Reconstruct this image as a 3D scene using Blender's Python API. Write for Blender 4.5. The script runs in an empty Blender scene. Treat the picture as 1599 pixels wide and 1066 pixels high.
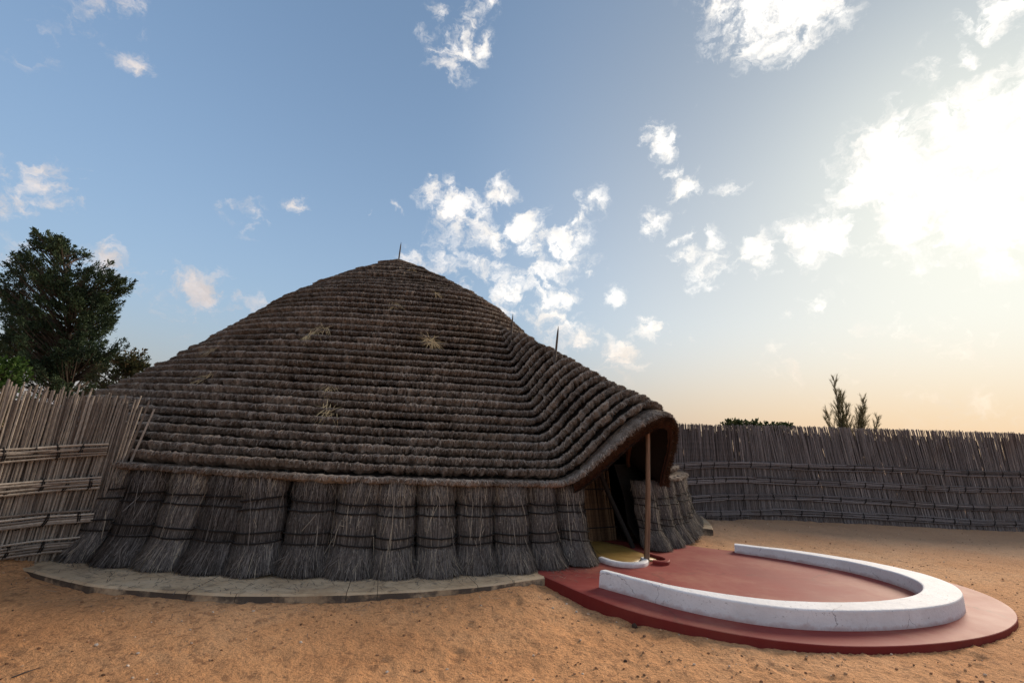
import bpy, math
import numpy as np
from mathutils import Matrix, Vector
rng = np.random.default_rng(7)
scene = bpy.context.scene
COL = scene.collection
R = math.radians

# ------------------------------------------------------------------ camera
cam_data = bpy.data.cameras.new("camera")
cam = bpy.data.objects.new("camera", cam_data)
COL.objects.link(cam)
cam_data.sensor_width = 36.0
cam_data.lens = 17.444
cam_data.clip_end = 4000
cam_data.clip_start = 0.05
_r = Vector((0.99814, -0.01124, 0.0599)); _u = Vector((-0.06095, -0.18412, 0.98101)); _f = Vector((0.0, 0.98284, 0.18446))
m = Matrix.Identity(4)
for i in range(3):
    m[i][0] = _r[i]; m[i][1] = _u[i]; m[i][2] = -_f[i]
m.translation = (0, 0, 1.6)
cam.matrix_world = m
scene.camera = cam

# ------------------------------------------------------------------ colour management, sun and sky
scene.view_settings.view_transform = 'Standard'
scene.view_settings.look = 'None'
scene.view_settings.exposure = 0.5
scene.view_settings.gamma = 1.0
scene.view_settings.use_curve_mapping = False
SUN_EL, SUN_AZ = R(24.3), R(46.6)          # azimuth from +Y towards +X
SUN = Vector((math.sin(SUN_AZ) * math.cos(SUN_EL), math.cos(SUN_AZ) * math.cos(SUN_EL), math.sin(SUN_EL)))
sun_data = bpy.data.lights.new("sun", 'SUN')
sun_data.energy = 3.1
sun_data.angle = R(24)                      # the sun stands behind thin bright cloud
sun_data.color = (1.0, 0.84, 0.66)
sun = bpy.data.objects.new("sun", sun_data)
COL.objects.link(sun)
sun.rotation_euler = (-SUN).to_track_quat('-Z', 'Y').to_euler()

world = bpy.data.worlds.new("World")
scene.world = world
world.use_nodes = True
wt = world.node_tree
bg = wt.nodes['Background']


class G:
    """small helper to write node maths"""
    def __init__(s, t):
        s.t = t

    def n(s, typ, **kw):
        o = s.t.nodes.new(typ)
        for k, v in kw.items():
            setattr(o, k, v)
        return o

    def put(s, sock, v):
        if v is None:
            return
        if isinstance(v, bpy.types.NodeSocket):
            s.t.links.new(v, sock)
        else:
            sock.default_value = v

    def m(s, op, a, b=None, c=None, clamp=False):
        o = s.n('ShaderNodeMath', operation=op, use_clamp=clamp)
        for k, v in enumerate((a, b, c)):
            s.put(o.inputs[k], v)
        return o.outputs[0]

    def v(s, op, a, b=None, scale=None):
        o = s.n('ShaderNodeVectorMath', operation=op)
        s.put(o.inputs[0], a)
        s.put(o.inputs[1], b)
        if scale is not None:
            s.put(o.inputs['Scale'], scale)
        return o.outputs['Value'] if op in ('DOT_PRODUCT', 'DISTANCE', 'LENGTH') else o.outputs[0]

    def mr(s, x, a, b, c=0.0, d=1.0, smooth=True):
        o = s.n('ShaderNodeMapRange', interpolation_type='SMOOTHSTEP' if smooth else 'LINEAR')
        for k, v in zip((0, 1, 2, 3, 4), (x, a, b, c, d)):
            s.put(o.inputs[k], v)
        return o.outputs[0]

    def mix(s, f, a, b, blend='MIX'):
        o = s.n('ShaderNodeMix', data_type='RGBA', blend_type=blend)
        s.put(o.inputs[0], f)
        s.put(o.inputs[6], a if isinstance(a, bpy.types.NodeSocket) else (*a, 1))
        s.put(o.inputs[7], b if isinstance(b, bpy.types.NodeSocket) else (*b, 1))
        return o.outputs[2]

    def noise(s, vec, scale, detail=4.0, rough=0.5, dist=0.0, col=False):
        o = s.n('ShaderNodeTexNoise')
        s.put(o.inputs['Vector'], vec)
        o.inputs['Scale'].default_value = scale
        o.inputs['Detail'].default_value = detail
        o.inputs['Roughness'].default_value = rough
        o.inputs['Distortion'].default_value = dist
        return o.outputs['Color' if col else 'Fac']

    def ramp(s, f, stops):
        o = s.n('ShaderNodeValToRGB')
        e = o.color_ramp.elements
        while len(e) < len(stops):
            e.new(0.5)
        for k, (p, c) in enumerate(stops):
            e[k].position = p
            e[k].color = (*c, 1)
        s.put(o.inputs[0], f)
        return o.outputs[0]

    def comb(s, x, y, z):
        o = s.n('ShaderNodeCombineXYZ')
        for k, v in enumerate((x, y, z)):
            s.put(o.inputs[k], v)
        return o.outputs[0]

    def sep(s, v):
        o = s.n('ShaderNodeSeparateXYZ')
        s.put(o.inputs[0], v)
        return o.outputs


g = G(wt)
CLOUDS = [(-0.097, 0.723, 0.684, 0.0273, 0.8), (-0.151, 0.723, 0.674, 0.0273, 0.6), (-0.124, 0.75, 0.65, 0.0483, 1), (-0.075, 0.749, 0.658, 0.0229, 0.9), (-0.102, 0.77, 0.63, 0.0207, 0.7), (-0.188, 0.729, 0.658, 0.0174, 0.5), (-0.071, 0.708, 0.702, 0.0221, 0.9), (-0.581, 0.646, 0.495, 0.0259, 0.9), (-0.564, 0.662, 0.494, 0.011, 0.6), (-0.586, 0.597, 0.547, 0.0613, 0.45), (-0.66, 0.581, 0.476, 0.0391, 0.3), (-0.56, 0.614, 0.557, 0.021, 0.5), (-0.71, 0.634, 0.308, 0.0262, 0.8), (-0.683, 0.652, 0.33, 0.0271, 0.7), (-0.676, 0.671, 0.303, 0.0319, 0.9), (-0.662, 0.687, 0.3, 0.0174, 0.7), (-0.702, 0.658, 0.273, 0.0352, 0.8), (-0.648, 0.686, 0.33, 0.0218, 0.6), (-0.494, 0.798, 0.346, 0.0227, 0.45), (-0.464, 0.818, 0.339, 0.0309, 0.5), (-0.4, 0.834, 0.38, 0.0211, 0.9), (-0.181, 0.866, 0.467, 0.0139, 0.8), (-0.169, 0.878, 0.447, 0.0309, 0.8), (-0.133, 0.878, 0.46, 0.0169, 0.7), (-0.126, 0.9, 0.418, 0.0485, 1), (-0.089, 0.907, 0.413, 0.0287, 0.8), (-0.041, 0.891, 0.452, 0.0342, 1), (-0.29, 0.876, 0.386, 0.0069, 0.6), (-0.233, 0.882, 0.409, 0.0084, 0.5), (-0.05, 0.921, 0.386, 0.0522, 0.72), (-0.001, 0.914, 0.406, 0.0347, 1), (0.027, 0.927, 0.373, 0.0582, 0.72), (0.09, 0.925, 0.369, 0.0493, 1), (0.117, 0.902, 0.415, 0.02, 0.7), (0.133, 0.89, 0.437, 0.0312, 0.8), (0.105, 0.906, 0.409, 0.0143, 0.7), (-0.135, 0.938, 0.32, 0.0728, 0.5), (-0.059, 0.945, 0.321, 0.0733, 0.58), (0.044, 0.952, 0.303, 0.0809, 0.72), (-0.004, 0.965, 0.263, 0.0814, 0.67), (0.097, 0.955, 0.28, 0.0353, 0.8), (0.088, 0.969, 0.231, 0.0585, 0.75), (0.14, 0.969, 0.201, 0.0353, 0.8), (0.144, 0.935, 0.324, 0.0291, 0.6), (-0.209, 0.922, 0.327, 0.0316, 0.6), (0.196, 0.941, 0.276, 0.0232, 0.6), (0.189, 0.937, 0.294, 0.0174, 0.5), (0.222, 0.961, 0.166, 0.0579, 0.7), (0.266, 0.939, 0.219, 0.0314, 0.8), (0.291, 0.94, 0.179, 0.017, 0.5), (0.345, 0.919, 0.188, 0.0167, 0.4), (0.478, 0.865, 0.149, 0.0365, 0.6), (0.239, 0.813, 0.531, 0.0346, 1), (0.259, 0.802, 0.538, 0.0211, 0.9), (0.236, 0.823, 0.517, 0.0188, 0.7), (0.273, 0.83, 0.486, 0.0242, 0.9), (0.297, 0.837, 0.46, 0.0323, 1), (0.253, 0.878, 0.406, 0.0278, 0.9), (0.296, 0.861, 0.414, 0.011, 0.5), (0.37, 0.813, 0.449, 0.0236, 0.6), (0.301, 0.763, 0.572, 0.0076, 0.6), (0.308, 0.881, 0.36, 0.0304, 1), (0.348, 0.86, 0.373, 0.0271, 0.7), (0.355, 0.878, 0.321, 0.0328, 1), (0.43, 0.837, 0.339, 0.042, 1), (0.47, 0.815, 0.339, 0.0231, 0.7), (0.501, 0.792, 0.349, 0.044, 1.2), (0.53, 0.769, 0.359, 0.0295, 1.08), (0.336, 0.656, 0.676, 0.08, 1), (0.406, 0.643, 0.649, 0.067, 1), (0.283, 0.673, 0.684, 0.0164, 0.8), (0.442, 0.623, 0.646, 0.0391, 0.9), (0.601, 0.556, 0.574, 0.0349, 1), (0.618, 0.535, 0.576, 0.0244, 1), (0.603, 0.585, 0.542, 0.0198, 0.84), (0.573, 0.611, 0.547, 0.0298, 0.72), (0.534, 0.738, 0.412, 0.0315, 1.2), (0.559, 0.701, 0.443, 0.0629, 1.2), (0.596, 0.672, 0.439, 0.0848, 1.2), (0.624, 0.638, 0.451, 0.0812, 1.2), (0.657, 0.619, 0.431, 0.101, 1.2), (0.608, 0.693, 0.389, 0.086, 1.2), (0.665, 0.653, 0.363, 0.0926, 1.2), (0.589, 0.721, 0.364, 0.0583, 1.08), (0.545, 0.724, 0.422, 0.0387, 0.96), (-0.623, 0.748, 0.228, 0.0392, 0.75), (-0.604, 0.768, 0.214, 0.0259, 0.7), (-0.552, 0.806, 0.213, 0.037, 0.8), (-0.529, 0.823, 0.209, 0.0377, 0.7), (-0.5, 0.842, 0.204, 0.0334, 0.6), (-0.543, 0.823, 0.168, 0.0498, 0.5), (-0.715, 0.672, 0.194, 0.0413, 0.5), (-0.461, 0.863, 0.207, 0.0342, 0.5), (0.614, 0.779, 0.13, 0.1406, 0.35), (0.672, 0.732, 0.114, 0.1318, 0.35), (0.513, 0.82, 0.254, 0.0251, 0.6), (0.486, 0.843, 0.232, 0.0155, 0.5), (0.555, 0.806, 0.205, 0.0271, 0.4)]
tc = g.n('ShaderNodeTexCoord')
D = g.v('NORMALIZE', tc.outputs['Generated'])
dz = g.sep(D)[2]
sky = g.n('ShaderNodeTexSky', sky_type='NISHITA', sun_disc=False)
sky.sun_elevation = SUN_EL
sky.sun_rotation = SUN_AZ
sky.air_density = 1.0
sky.dust_density = 1.0
sky.ozone_density = 1.2
STR = 0.12
base = g.v('MULTIPLY', sky.outputs[0], (0.84, 1.02, 1.08))
base = g.v('SCALE', base, scale=0.1)
base = g.v('ADD', base, (0.02, 0.025, 0.03))
cosun = g.v('DOT_PRODUCT', D, tuple(SUN))
up = g.m('MAXIMUM', dz, 0.0)
base = g.v('DIVIDE', base, g.v('ADD', g.v('SCALE', g.comb(*[g.sep(base)[0]] * 3), scale=0.55), (1.0, 1.0, 1.0)))
base = g.v('SCALE', base, scale=g.mr(cosun, 0.70, 0.97, 1.0, 0.72))
base = g.v('SCALE', base, scale=g.mr(cosun, 0.78, 0.05, 0.88, 1.42))
wh = g.m('MULTIPLY', g.m('EXPONENT', g.m('MULTIPLY', up, -3.0)), 0.97)
near = g.mr(cosun, 0.62, 1.0)                       # 0 away from the sun .. 1 near it
haze_low = g.mix(near, (0.30, 0.275, 0.28), (0.70, 0.48, 0.30))
haze_mid = g.mix(near, (0.27, 0.31, 0.38), (0.78, 0.72, 0.64))
haze = g.mix(g.mr(up, 0.02, 0.24), haze_low, haze_mid)
skyc = g.mix(wh, base, haze)
# ---- clouds: broken cumulus, scattered clumps
warp = g.v('SUBTRACT', g.noise(D, 13.0, 5.0, 0.62, col=True), (0.5, 0.5, 0.5))
DW = g.v('ADD', D, g.v('SCALE', warp, scale=0.085))
acc = None
for (x, y, z, rad, s) in CLOUDS:
    d = g.v('DISTANCE', DW, (x, y, z))
    w_ = g.mr(d, rad * 1.5, rad * 0.25, 0.0, s, smooth=False)
    acc = w_ if acc is None else g.m('MAXIMUM', acc, w_)
# denser unseen clumps outside the camera's view, added to light the hut front
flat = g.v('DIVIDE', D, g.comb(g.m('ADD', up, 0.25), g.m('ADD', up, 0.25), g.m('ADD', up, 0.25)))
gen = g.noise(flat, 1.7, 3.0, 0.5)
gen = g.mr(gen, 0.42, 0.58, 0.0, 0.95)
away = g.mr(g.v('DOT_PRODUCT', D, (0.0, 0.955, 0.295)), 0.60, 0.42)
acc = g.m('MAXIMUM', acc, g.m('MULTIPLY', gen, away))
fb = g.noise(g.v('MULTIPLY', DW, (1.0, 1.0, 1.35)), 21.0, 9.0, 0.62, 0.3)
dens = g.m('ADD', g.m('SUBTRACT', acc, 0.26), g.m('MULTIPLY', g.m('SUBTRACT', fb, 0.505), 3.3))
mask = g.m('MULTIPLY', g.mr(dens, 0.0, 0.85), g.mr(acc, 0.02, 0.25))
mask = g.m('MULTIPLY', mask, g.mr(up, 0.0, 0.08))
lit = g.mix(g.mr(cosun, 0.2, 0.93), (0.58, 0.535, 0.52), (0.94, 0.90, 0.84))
lit = g.mix(g.mr(cosun, -0.1, -0.6), lit, (0.92, 0.85, 0.78))      # unseen clouds opposite the sun, brightened to light the hut front
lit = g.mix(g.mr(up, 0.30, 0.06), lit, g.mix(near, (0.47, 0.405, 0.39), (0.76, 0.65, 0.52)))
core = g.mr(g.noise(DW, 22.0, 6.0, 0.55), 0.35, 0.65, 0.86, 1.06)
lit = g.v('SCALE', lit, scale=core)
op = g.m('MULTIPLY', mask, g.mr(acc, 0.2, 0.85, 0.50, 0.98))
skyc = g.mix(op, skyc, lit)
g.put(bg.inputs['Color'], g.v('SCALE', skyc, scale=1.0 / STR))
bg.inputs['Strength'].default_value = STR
world.cycles.sampling_method = 'MANUAL'
world.cycles.sample_map_resolution = 256

# ------------------------------------------------------------------ numpy noise
def _hash(ix, iy, iz):
    h = (ix * 374761393 + iy * 668265263 + iz * 2147483647) & 0xFFFFFFFF
    h = ((h ^ (h >> 13)) * 1274126177) & 0xFFFFFFFF
    h = (h ^ (h >> 16)) & 0xFFFFFFFF
    return h.astype(np.float64) / 4294967295.0


def vnoise(x, y, z=0.0):
    x, y, z = np.broadcast_arrays(np.asarray(x, float), np.asarray(y, float), np.asarray(z, float))
    fx, fy, fz = np.floor(x), np.floor(y), np.floor(z)
    ix, iy, iz = fx.astype(np.int64), fy.astype(np.int64), fz.astype(np.int64)
    u, v, w = x - fx, y - fy, z - fz
    u, v, w = u * u * (3 - 2 * u), v * v * (3 - 2 * v), w * w * (3 - 2 * w)
    o = 0.0
    for a in (0, 1):
        for b in (0, 1):
            for c in (0, 1):
                o = o + _hash(ix + a, iy + b, iz + c) * (u if a else 1 - u) * (v if b else 1 - v) * (w if c else 1 - w)
    return o - 0.5


def fbm(x, y, z=0.0, oct=4):
    o, a, s = 0.0, 1.0, 1.0
    for k in range(oct):
        o = o + a * vnoise(np.asarray(x) * s + 17.3 * k, np.asarray(y) * s - 9.1 * k, np.asarray(z) * s + 4.7 * k)
        a *= 0.5
        s *= 2.03
    return o


def unit(v):
    return v / np.maximum(np.linalg.norm(v, axis=-1, keepdims=True), 1e-9)


# ------------------------------------------------------------------ mesh builder
class MB:
    def __init__(s):
        s.v, s.t, s.f3, s.f4, s.n = [], [], [], [], 0

    def add(s, v, tone=0.5, f3=None, f4=None):
        v = np.asarray(v, float).reshape(-1, 3)
        s.v.append(v)
        s.t.append(np.broadcast_to(np.asarray(tone, float), (len(v),)).copy())
        if f3 is not None and len(f3):
            s.f3.append(np.asarray(f3, np.int64).reshape(-1, 3) + s.n)
        if f4 is not None and len(f4):
            s.f4.append(np.asarray(f4, np.int64).reshape(-1, 4) + s.n)
        s.n += len(v)

    def grid(s, P, tone=0.5, closed_u=False, closed_v=False, flip=False):
        nu, nv = P.shape[:2]
        I = np.arange(nu * nv).reshape(nu, nv)
        a = np.arange(nu if closed_u else nu - 1)
        b = np.arange(nv if closed_v else nv - 1)
        A, B = np.meshgrid(a, b, indexing='ij')
        A2, B2 = (A + 1) % nu, (B + 1) % nv
        f = np.stack([I[A, B], I[A2, B], I[A2, B2], I[A, B2]], -1).reshape(-1, 4)
        if flip:
            f = f[:, ::-1]
        t = tone if np.ndim(tone) == 0 else np.asarray(tone).reshape(-1)
        s.add(P.reshape(-1, 3), t, f4=f)

    def tube(s, pts, rad, n=6, tone=0.5, cap=True):
        pts = np.asarray(pts, float)
        rad = np.broadcast_to(np.asarray(rad, float), (len(pts),))
        T = unit(np.gradient(pts, axis=0))
        ref = np.array([0.0, 0, 1.0]) if abs(T[:, 2]).mean() < 0.8 else np.array([1.0, 0, 0])
        A = unit(np.cross(T, ref))
        B = np.cross(T, A)
        th = np.arange(n) * 2 * np.pi / n
        P = pts[:, None] + rad[:, None, None] * (np.cos(th)[None, :, None] * A[:, None] + np.sin(th)[None, :, None] * B[:, None])
        k = s.n
        s.grid(P, tone, closed_v=True, flip=True)
        if cap:
            m_ = len(pts)
            c = np.array([pts[0], pts[-1]])
            tt = tone if np.ndim(tone) == 0 else np.mean(tone)
            s.add(c, tt)
            i0, i1 = k + m_ * n, k + m_ * n + 1
            f = [(i0, k + j, k + (j + 1) % n) for j in range(n)] + [(i1, k + (m_ - 1) * n + (j + 1) % n, k + (m_ - 1) * n + j) for j in range(n)]
            s.f3.append(np.array(f, np.int64))

    def strips(s, root, dirv, side, length, width, bend=None, tone=0.5, rows=3, taper=(1.0, 0.85, 0.25)):
        """many thin blades: root (n,3), unit dir, unit side, bend vector added at the tip"""
        n = len(root)
        length = np.broadcast_to(length, (n,))[:, None]
        width = np.broadcast_to(width, (n,))[:, None]
        tone = np.broadcast_to(tone, (n,))
        bend = np.zeros((n, 3)) if bend is None else bend
        V = []
        for k in range(rows):
            q = k / (rows - 1)
            c = root + dirv * length * q + bend * q * q
            w = side * width * 0.5 * taper[k]
            V += [c - w, c + w]
        V = np.stack(V, 1)
        base = np.arange(n)[:, None] * (2 * rows)
        F = []
        for k in range(rows - 1):
            F.append(np.stack([base[:, 0] + 2 * k, base[:, 0] + 2 * k + 1, base[:, 0] + 2 * k + 3, base[:, 0] + 2 * k + 2], -1))
        s.add(V.reshape(-1, 3), np.repeat(tone, 2 * rows), f4=np.concatenate(F))

    def box(s, lo, hi, tone=0.5):
        x0, y0, z0 = lo
        x1, y1, z1 = hi
        v = [(x0, y0, z0), (x1, y0, z0), (x1, y1, z0), (x0, y1, z0), (x0, y0, z1), (x1, y0, z1), (x1, y1, z1), (x0, y1, z1)]
        s.add(v, tone, f4=[(3, 2, 1, 0), (4, 5, 6, 7), (0, 1, 5, 4), (1, 2, 6, 5), (2, 3, 7, 6), (3, 0, 4, 7)])

    def mesh(s, name, mat, smooth=False):
        me = bpy.data.meshes.new(name)
        v = np.concatenate(s.v)
        f3 = np.concatenate(s.f3) if s.f3 else np.zeros((0, 3), np.int64)
        f4 = np.concatenate(s.f4) if s.f4 else np.zeros((0, 4), np.int64)
        me.vertices.add(len(v))
        me.vertices.foreach_set('co', v.astype(np.float32).ravel())
        nl = f3.size + f4.size
        me.loops.add(nl)
        me.loops.foreach_set('vertex_index', np.concatenate([f4.ravel(), f3.ravel()]).astype(np.int32))
        npoly = len(f3) + len(f4)
        me.polygons.add(npoly)
        st = np.concatenate([np.arange(len(f4)) * 4, f4.size + np.arange(len(f3)) * 3]).astype(np.int32)
        me.polygons.foreach_set('loop_start', st)
        me.polygons.foreach_set('use_smooth', np.full(npoly, smooth))
        a = me.attributes.new('tone', 'FLOAT', 'POINT')
        a.data.foreach_set('value', np.concatenate(s.t).astype(np.float32))
        me.materials.append(mat)
        me.update(calc_edges=True)
        me.validate()
        return me

    def build(s, name, mat, parent=None, smooth=False, **props):
        return link(s.mesh(name, mat, smooth), name, parent, **props)


def link(me, name, parent=None, **props):
    o = bpy.data.objects.new(name, me)
    COL.objects.link(o)
    if parent is not None:
        o.parent = parent
    for k, v in props.items():
        o[k] = v
    return o


def thing(name, label, cat, loc=(0, 0, 0), group=None):
    o = bpy.data.objects.new(name, None)
    o.empty_display_size = 0.2
    COL.objects.link(o)
    o.location = loc
    o['label'] = label
    o['category'] = cat
    if group:
        o['group'] = group
    return o


# ------------------------------------------------------------------ materials
def material(name, build, rough=0.9, spec=0.3):
    mt = bpy.data.materials.new(name)
    mt.use_nodes = True
    t = mt.node_tree
    b = t.nodes['Principled BSDF']
    b.inputs['Roughness'].default_value = rough
    b.inputs['Specular IOR Level'].default_value = spec
    build(G(t), b, t)
    return mt


def tone_attr(g):
    a = g.n('ShaderNodeAttribute')
    a.attribute_name = 'tone'
    return a.outputs['Fac']


def obj_pos(g):
    return g.n('ShaderNodeTexCoord').outputs['Object']


def bump(g, b, h, dist, strength=1.0):
    o = g.n('ShaderNodeBump')
    o.inputs['Distance'].default_value = dist
    o.inputs['Strength'].default_value = strength
    g.put(o.inputs['Height'], h)
    g.put(b.inputs['Normal'], o.outputs[0])


def straw_mat(name, stops, patch, scale=0.8, amount=0.55, rough=0.95, rand=0.0):
    def f(g, b, t):
        to = tone_attr(g)
        n1 = g.noise(obj_pos(g), scale, 4.0, 0.6)
        if rand:
            oi = g.n('ShaderNodeObjectInfo')
            to = g.m('ADD', to, g.m('MULTIPLY', g.m('SUBTRACT', oi.outputs['Random'], 0.5), rand))
        col = g.ramp(to, stops)
        fine = g.noise(obj_pos(g), 38.0, 3.0, 0.6)
        col = g.mix(1.0, col, g.ramp(fine, [(0.3, (0.72,) * 3), (0.7, (1.18,) * 3)]), 'MULTIPLY')
        col = g.mix(g.mr(n1, 0.46, 0.70, 0.0, amount), col, patch)
        g.put(b.inputs['Base Color'], col)
    return material(name, f, rough, 0.15)


THATCH = straw_mat('thatch', [(0.0, (0.056, 0.040, 0.030)), (0.45, (0.190, 0.148, 0.118)), (0.8, (0.325, 0.262, 0.212)), (1.0, (0.46, 0.37, 0.29))], (0.125, 0.088, 0.056), 0.7, 0.45)
STALK = straw_mat('dry_stalk', [(0.0, (0.028, 0.023, 0.020)), (0.5, (0.118, 0.102, 0.091)), (0.85, (0.235, 0.205, 0.180)), (1.0, (0.38, 0.32, 0.24))], (0.10, 0.072, 0.052), 1.6, 0.5, rand=0.32)
PALE = straw_mat('pale_straw', [(0.0, (0.30, 0.20, 0.10)), (1.0, (0.66, 0.49, 0.27))], (0.45, 0.30, 0.14), 2.0, 0.3)
REED = straw_mat('grey_reed', [(0.0, (0.080, 0.062, 0.050)), (0.5, (0.300, 0.252, 0.208)), (0.85, (0.48, 0.415, 0.34)), (1.0, (0.60, 0.52, 0.43))], (0.21, 0.145, 0.105), 1.3, 0.45, 0.8, rand=0.5)
REED_FAR = straw_mat('shaded_reed', [(0.0, (0.060, 0.050, 0.047)), (0.5, (0.165, 0.143, 0.138)), (0.85, (0.265, 0.233, 0.225)), (1.0, (0.37, 0.325, 0.30))], (0.15, 0.108, 0.086), 0.9, 0.6, 0.85, rand=0.45)  # darker copy of the grey reed; the backlit fence's shade is in the colour
DOOR_REED = straw_mat('door_reed', [(0.0, (0.06, 0.032, 0.017)), (1.0, (0.20, 0.12, 0.065))], (0.11, 0.055, 0.025), 3.0, 0.4, 0.8, rand=0.5)
LINING = straw_mat('hood_lining', [(0.0, (0.026, 0.014, 0.009)), (0.5, (0.080, 0.037, 0.019)), (1.0, (0.24, 0.115, 0.05))], (0.05, 0.021, 0.011), 3.0, 0.5)
ROPE = straw_mat('dark_cord', [(0.0, (0.016, 0.014, 0.013)), (1.0, (0.050, 0.042, 0.037))], (0.03, 0.022, 0.018), 6.0, 0.5)
CORE = straw_mat('shaded_inner_reeds', [(0.0, (0.02, 0.017, 0.015)), (1.0, (0.045, 0.037, 0.03))], (0.03, 0.02, 0.016), 2.0, 0.5)  # near-black: shade inside the hood and doorway is put into the colour


def _post(g, b, t):
    p = g.v('MULTIPLY', obj_pos(g), (30.0, 30.0, 2.2))
    n = g.noise(p, 1.0, 5.0, 0.6)
    g.put(b.inputs['Base Color'], g.ramp(n, [(0.3, (0.085, 0.045, 0.026)), (0.55, (0.19, 0.108, 0.062)), (0.8, (0.30, 0.19, 0.115))]))
    bump(g, b, n, 0.006)


POST = material('post_wood', _post, 0.65)


def _spike(g, b, t):
    n = g.noise(g.v('MULTIPLY', obj_pos(g), (40, 40, 5)), 1.0, 4.0)
    g.put(b.inputs['Base Color'], g.ramp(n, [(0.3, (0.045, 0.035, 0.03)), (0.7, (0.11, 0.09, 0.075))]))


SPIKE = material('spike_wood', _spike, 0.7)


def _red(g, b, t):
    p = obj_pos(g)
    n = g.noise(p, 1.3, 5.0, 0.6)
    st = g.noise(g.v('MULTIPLY', p, (1.0, 3.2, 1.0)), 1.6, 6.0, 0.65, 1.2)
    c = g.ramp(n, [(0.3, (0.225, 0.040, 0.034)), (0.7, (0.285, 0.060, 0.050))])
    c = g.mix(g.mr(st, 0.50, 0.75, 0.0, 0.30), c, (0.32, 0.125, 0.10))
    sp = g.noise(p, 70.0, 3.0, 0.7)
    c = g.mix(g.mr(sp, 0.68, 0.76, 0.0, 0.5), c, (0.42, 0.27, 0.19))
    # hairline cracks
    vo = g.n('ShaderNodeTexVoronoi', feature='DISTANCE_TO_EDGE')
    g.put(vo.inputs['Vector'], g.v('ADD', p, g.v('SCALE', g.noise(p, 3.0, 4.0, 0.6, col=True), scale=0.5)))
    vo.inputs['Scale'].default_value = 0.42
    crack = g.m('MULTIPLY', g.mr(vo.outputs['Distance'], 0.010, 0.002), g.mr(g.noise(p, 0.7, 2.0), 0.45, 0.62))
    c = g.mix(g.m('MULTIPLY', crack, 0.55), c, (0.13, 0.045, 0.035))
    # blown sand
    dust = g.m('MULTIPLY', g.mr(g.noise(p, 0.9, 6.0, 0.7), 0.44, 0.72), 0.42)
    c = g.mix(dust, c, (0.42, 0.21, 0.135))
    # darker red on the upright edge
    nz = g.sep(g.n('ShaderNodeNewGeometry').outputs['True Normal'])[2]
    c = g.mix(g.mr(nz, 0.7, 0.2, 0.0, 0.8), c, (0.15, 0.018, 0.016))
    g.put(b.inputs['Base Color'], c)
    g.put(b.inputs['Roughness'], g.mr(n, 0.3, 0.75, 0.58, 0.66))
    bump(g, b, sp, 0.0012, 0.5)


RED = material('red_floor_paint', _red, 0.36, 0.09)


def _white(g, b, t):
    p = obj_pos(g)
    n = g.noise(p, 2.2, 6.0, 0.65)
    c = g.ramp(n, [(0.3, (0.62, 0.60, 0.595)), (0.6, (0.75, 0.735, 0.73))])
    sp = g.noise(p, 45.0, 4.0, 0.7)
    c = g.mix(g.m('MULTIPLY', g.mr(sp, 0.60, 0.68), g.mr(n, 0.44, 0.60, 0.25, 0.9)), c, (0.36, 0.33, 0.32))
    chip = g.m('MULTIPLY', g.mr(g.noise(p, 17.0, 4.0, 0.75), 0.655, 0.69), 0.85)
    c = g.mix(chip, c, (0.30, 0.27, 0.26))
    vo = g.n('ShaderNodeTexVoronoi', feature='DISTANCE_TO_EDGE')
    g.put(vo.inputs['Vector'], g.v('ADD', p, g.v('SCALE', g.noise(p, 8.0, 5.0, 0.7, col=True), scale=0.10)))
    vo.inputs['Scale'].default_value = 2.1
    crack = g.m('MULTIPLY', g.mr(vo.outputs['Distance'], 0.006, 0.0015), g.mr(g.noise(p, 2.6, 2.0), 0.52, 0.60))
    c = g.mix(g.m('MULTIPLY', crack, 0.8), c, (0.16, 0.13, 0.13))
    # sand splash low on the sides
    z = g.sep(p)[2]
    low = g.m('MULTIPLY', g.mr(g.m('ADD', z, g.m('MULTIPLY', g.m('SUBTRACT', g.noise(p, 9.0, 5.0, 0.7), 0.5), 0.10)), 0.172, 0.120), 0.70)
    c = g.mix(low, c, (0.42, 0.27, 0.24))
    g.put(b.inputs['Base Color'], c)
    bump(g, b, g.noise(p, 26.0, 5.0, 0.65), 0.010, 0.6)


WHITE = material('white_wall_paint', _white, 0.7, 0.3)


def _conc(g, b, t):
    p = obj_pos(g)
    oi = g.n('ShaderNodeObjectInfo')
    n = g.noise(p, 3.0, 6.0, 0.65)
    c = g.ramp(n, [(0.28, (0.36, 0.245, 0.145)), (0.5, (0.57, 0.425, 0.275)), (0.75, (0.68, 0.53, 0.36))])
    c = g.mix(1.0, c, g.ramp(oi.outputs['Random'], [(0.0, (0.88, 0.88, 0.88)), (1.0, (1.06, 1.02, 0.96))]), 'MULTIPLY')
    bl = g.noise(p, 7.0, 6.0, 0.7)
    c = g.mix(g.mr(bl, 0.56, 0.70, 0.0, 0.65), c, (0.10, 0.088, 0.07))
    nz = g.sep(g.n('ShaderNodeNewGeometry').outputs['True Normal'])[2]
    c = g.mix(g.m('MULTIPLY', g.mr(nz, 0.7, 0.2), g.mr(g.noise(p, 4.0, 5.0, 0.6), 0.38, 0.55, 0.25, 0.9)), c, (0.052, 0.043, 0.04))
    g.put(b.inputs['Base Color'], c)
    bump(g, b, g.m('ADD', g.noise(p, 60.0, 4.0, 0.7), g.m('MULTIPLY', n, 0.6)), 0.010, 0.7)


CONC = material('stained_concrete', _conc, 0.9, 0.2)


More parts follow.
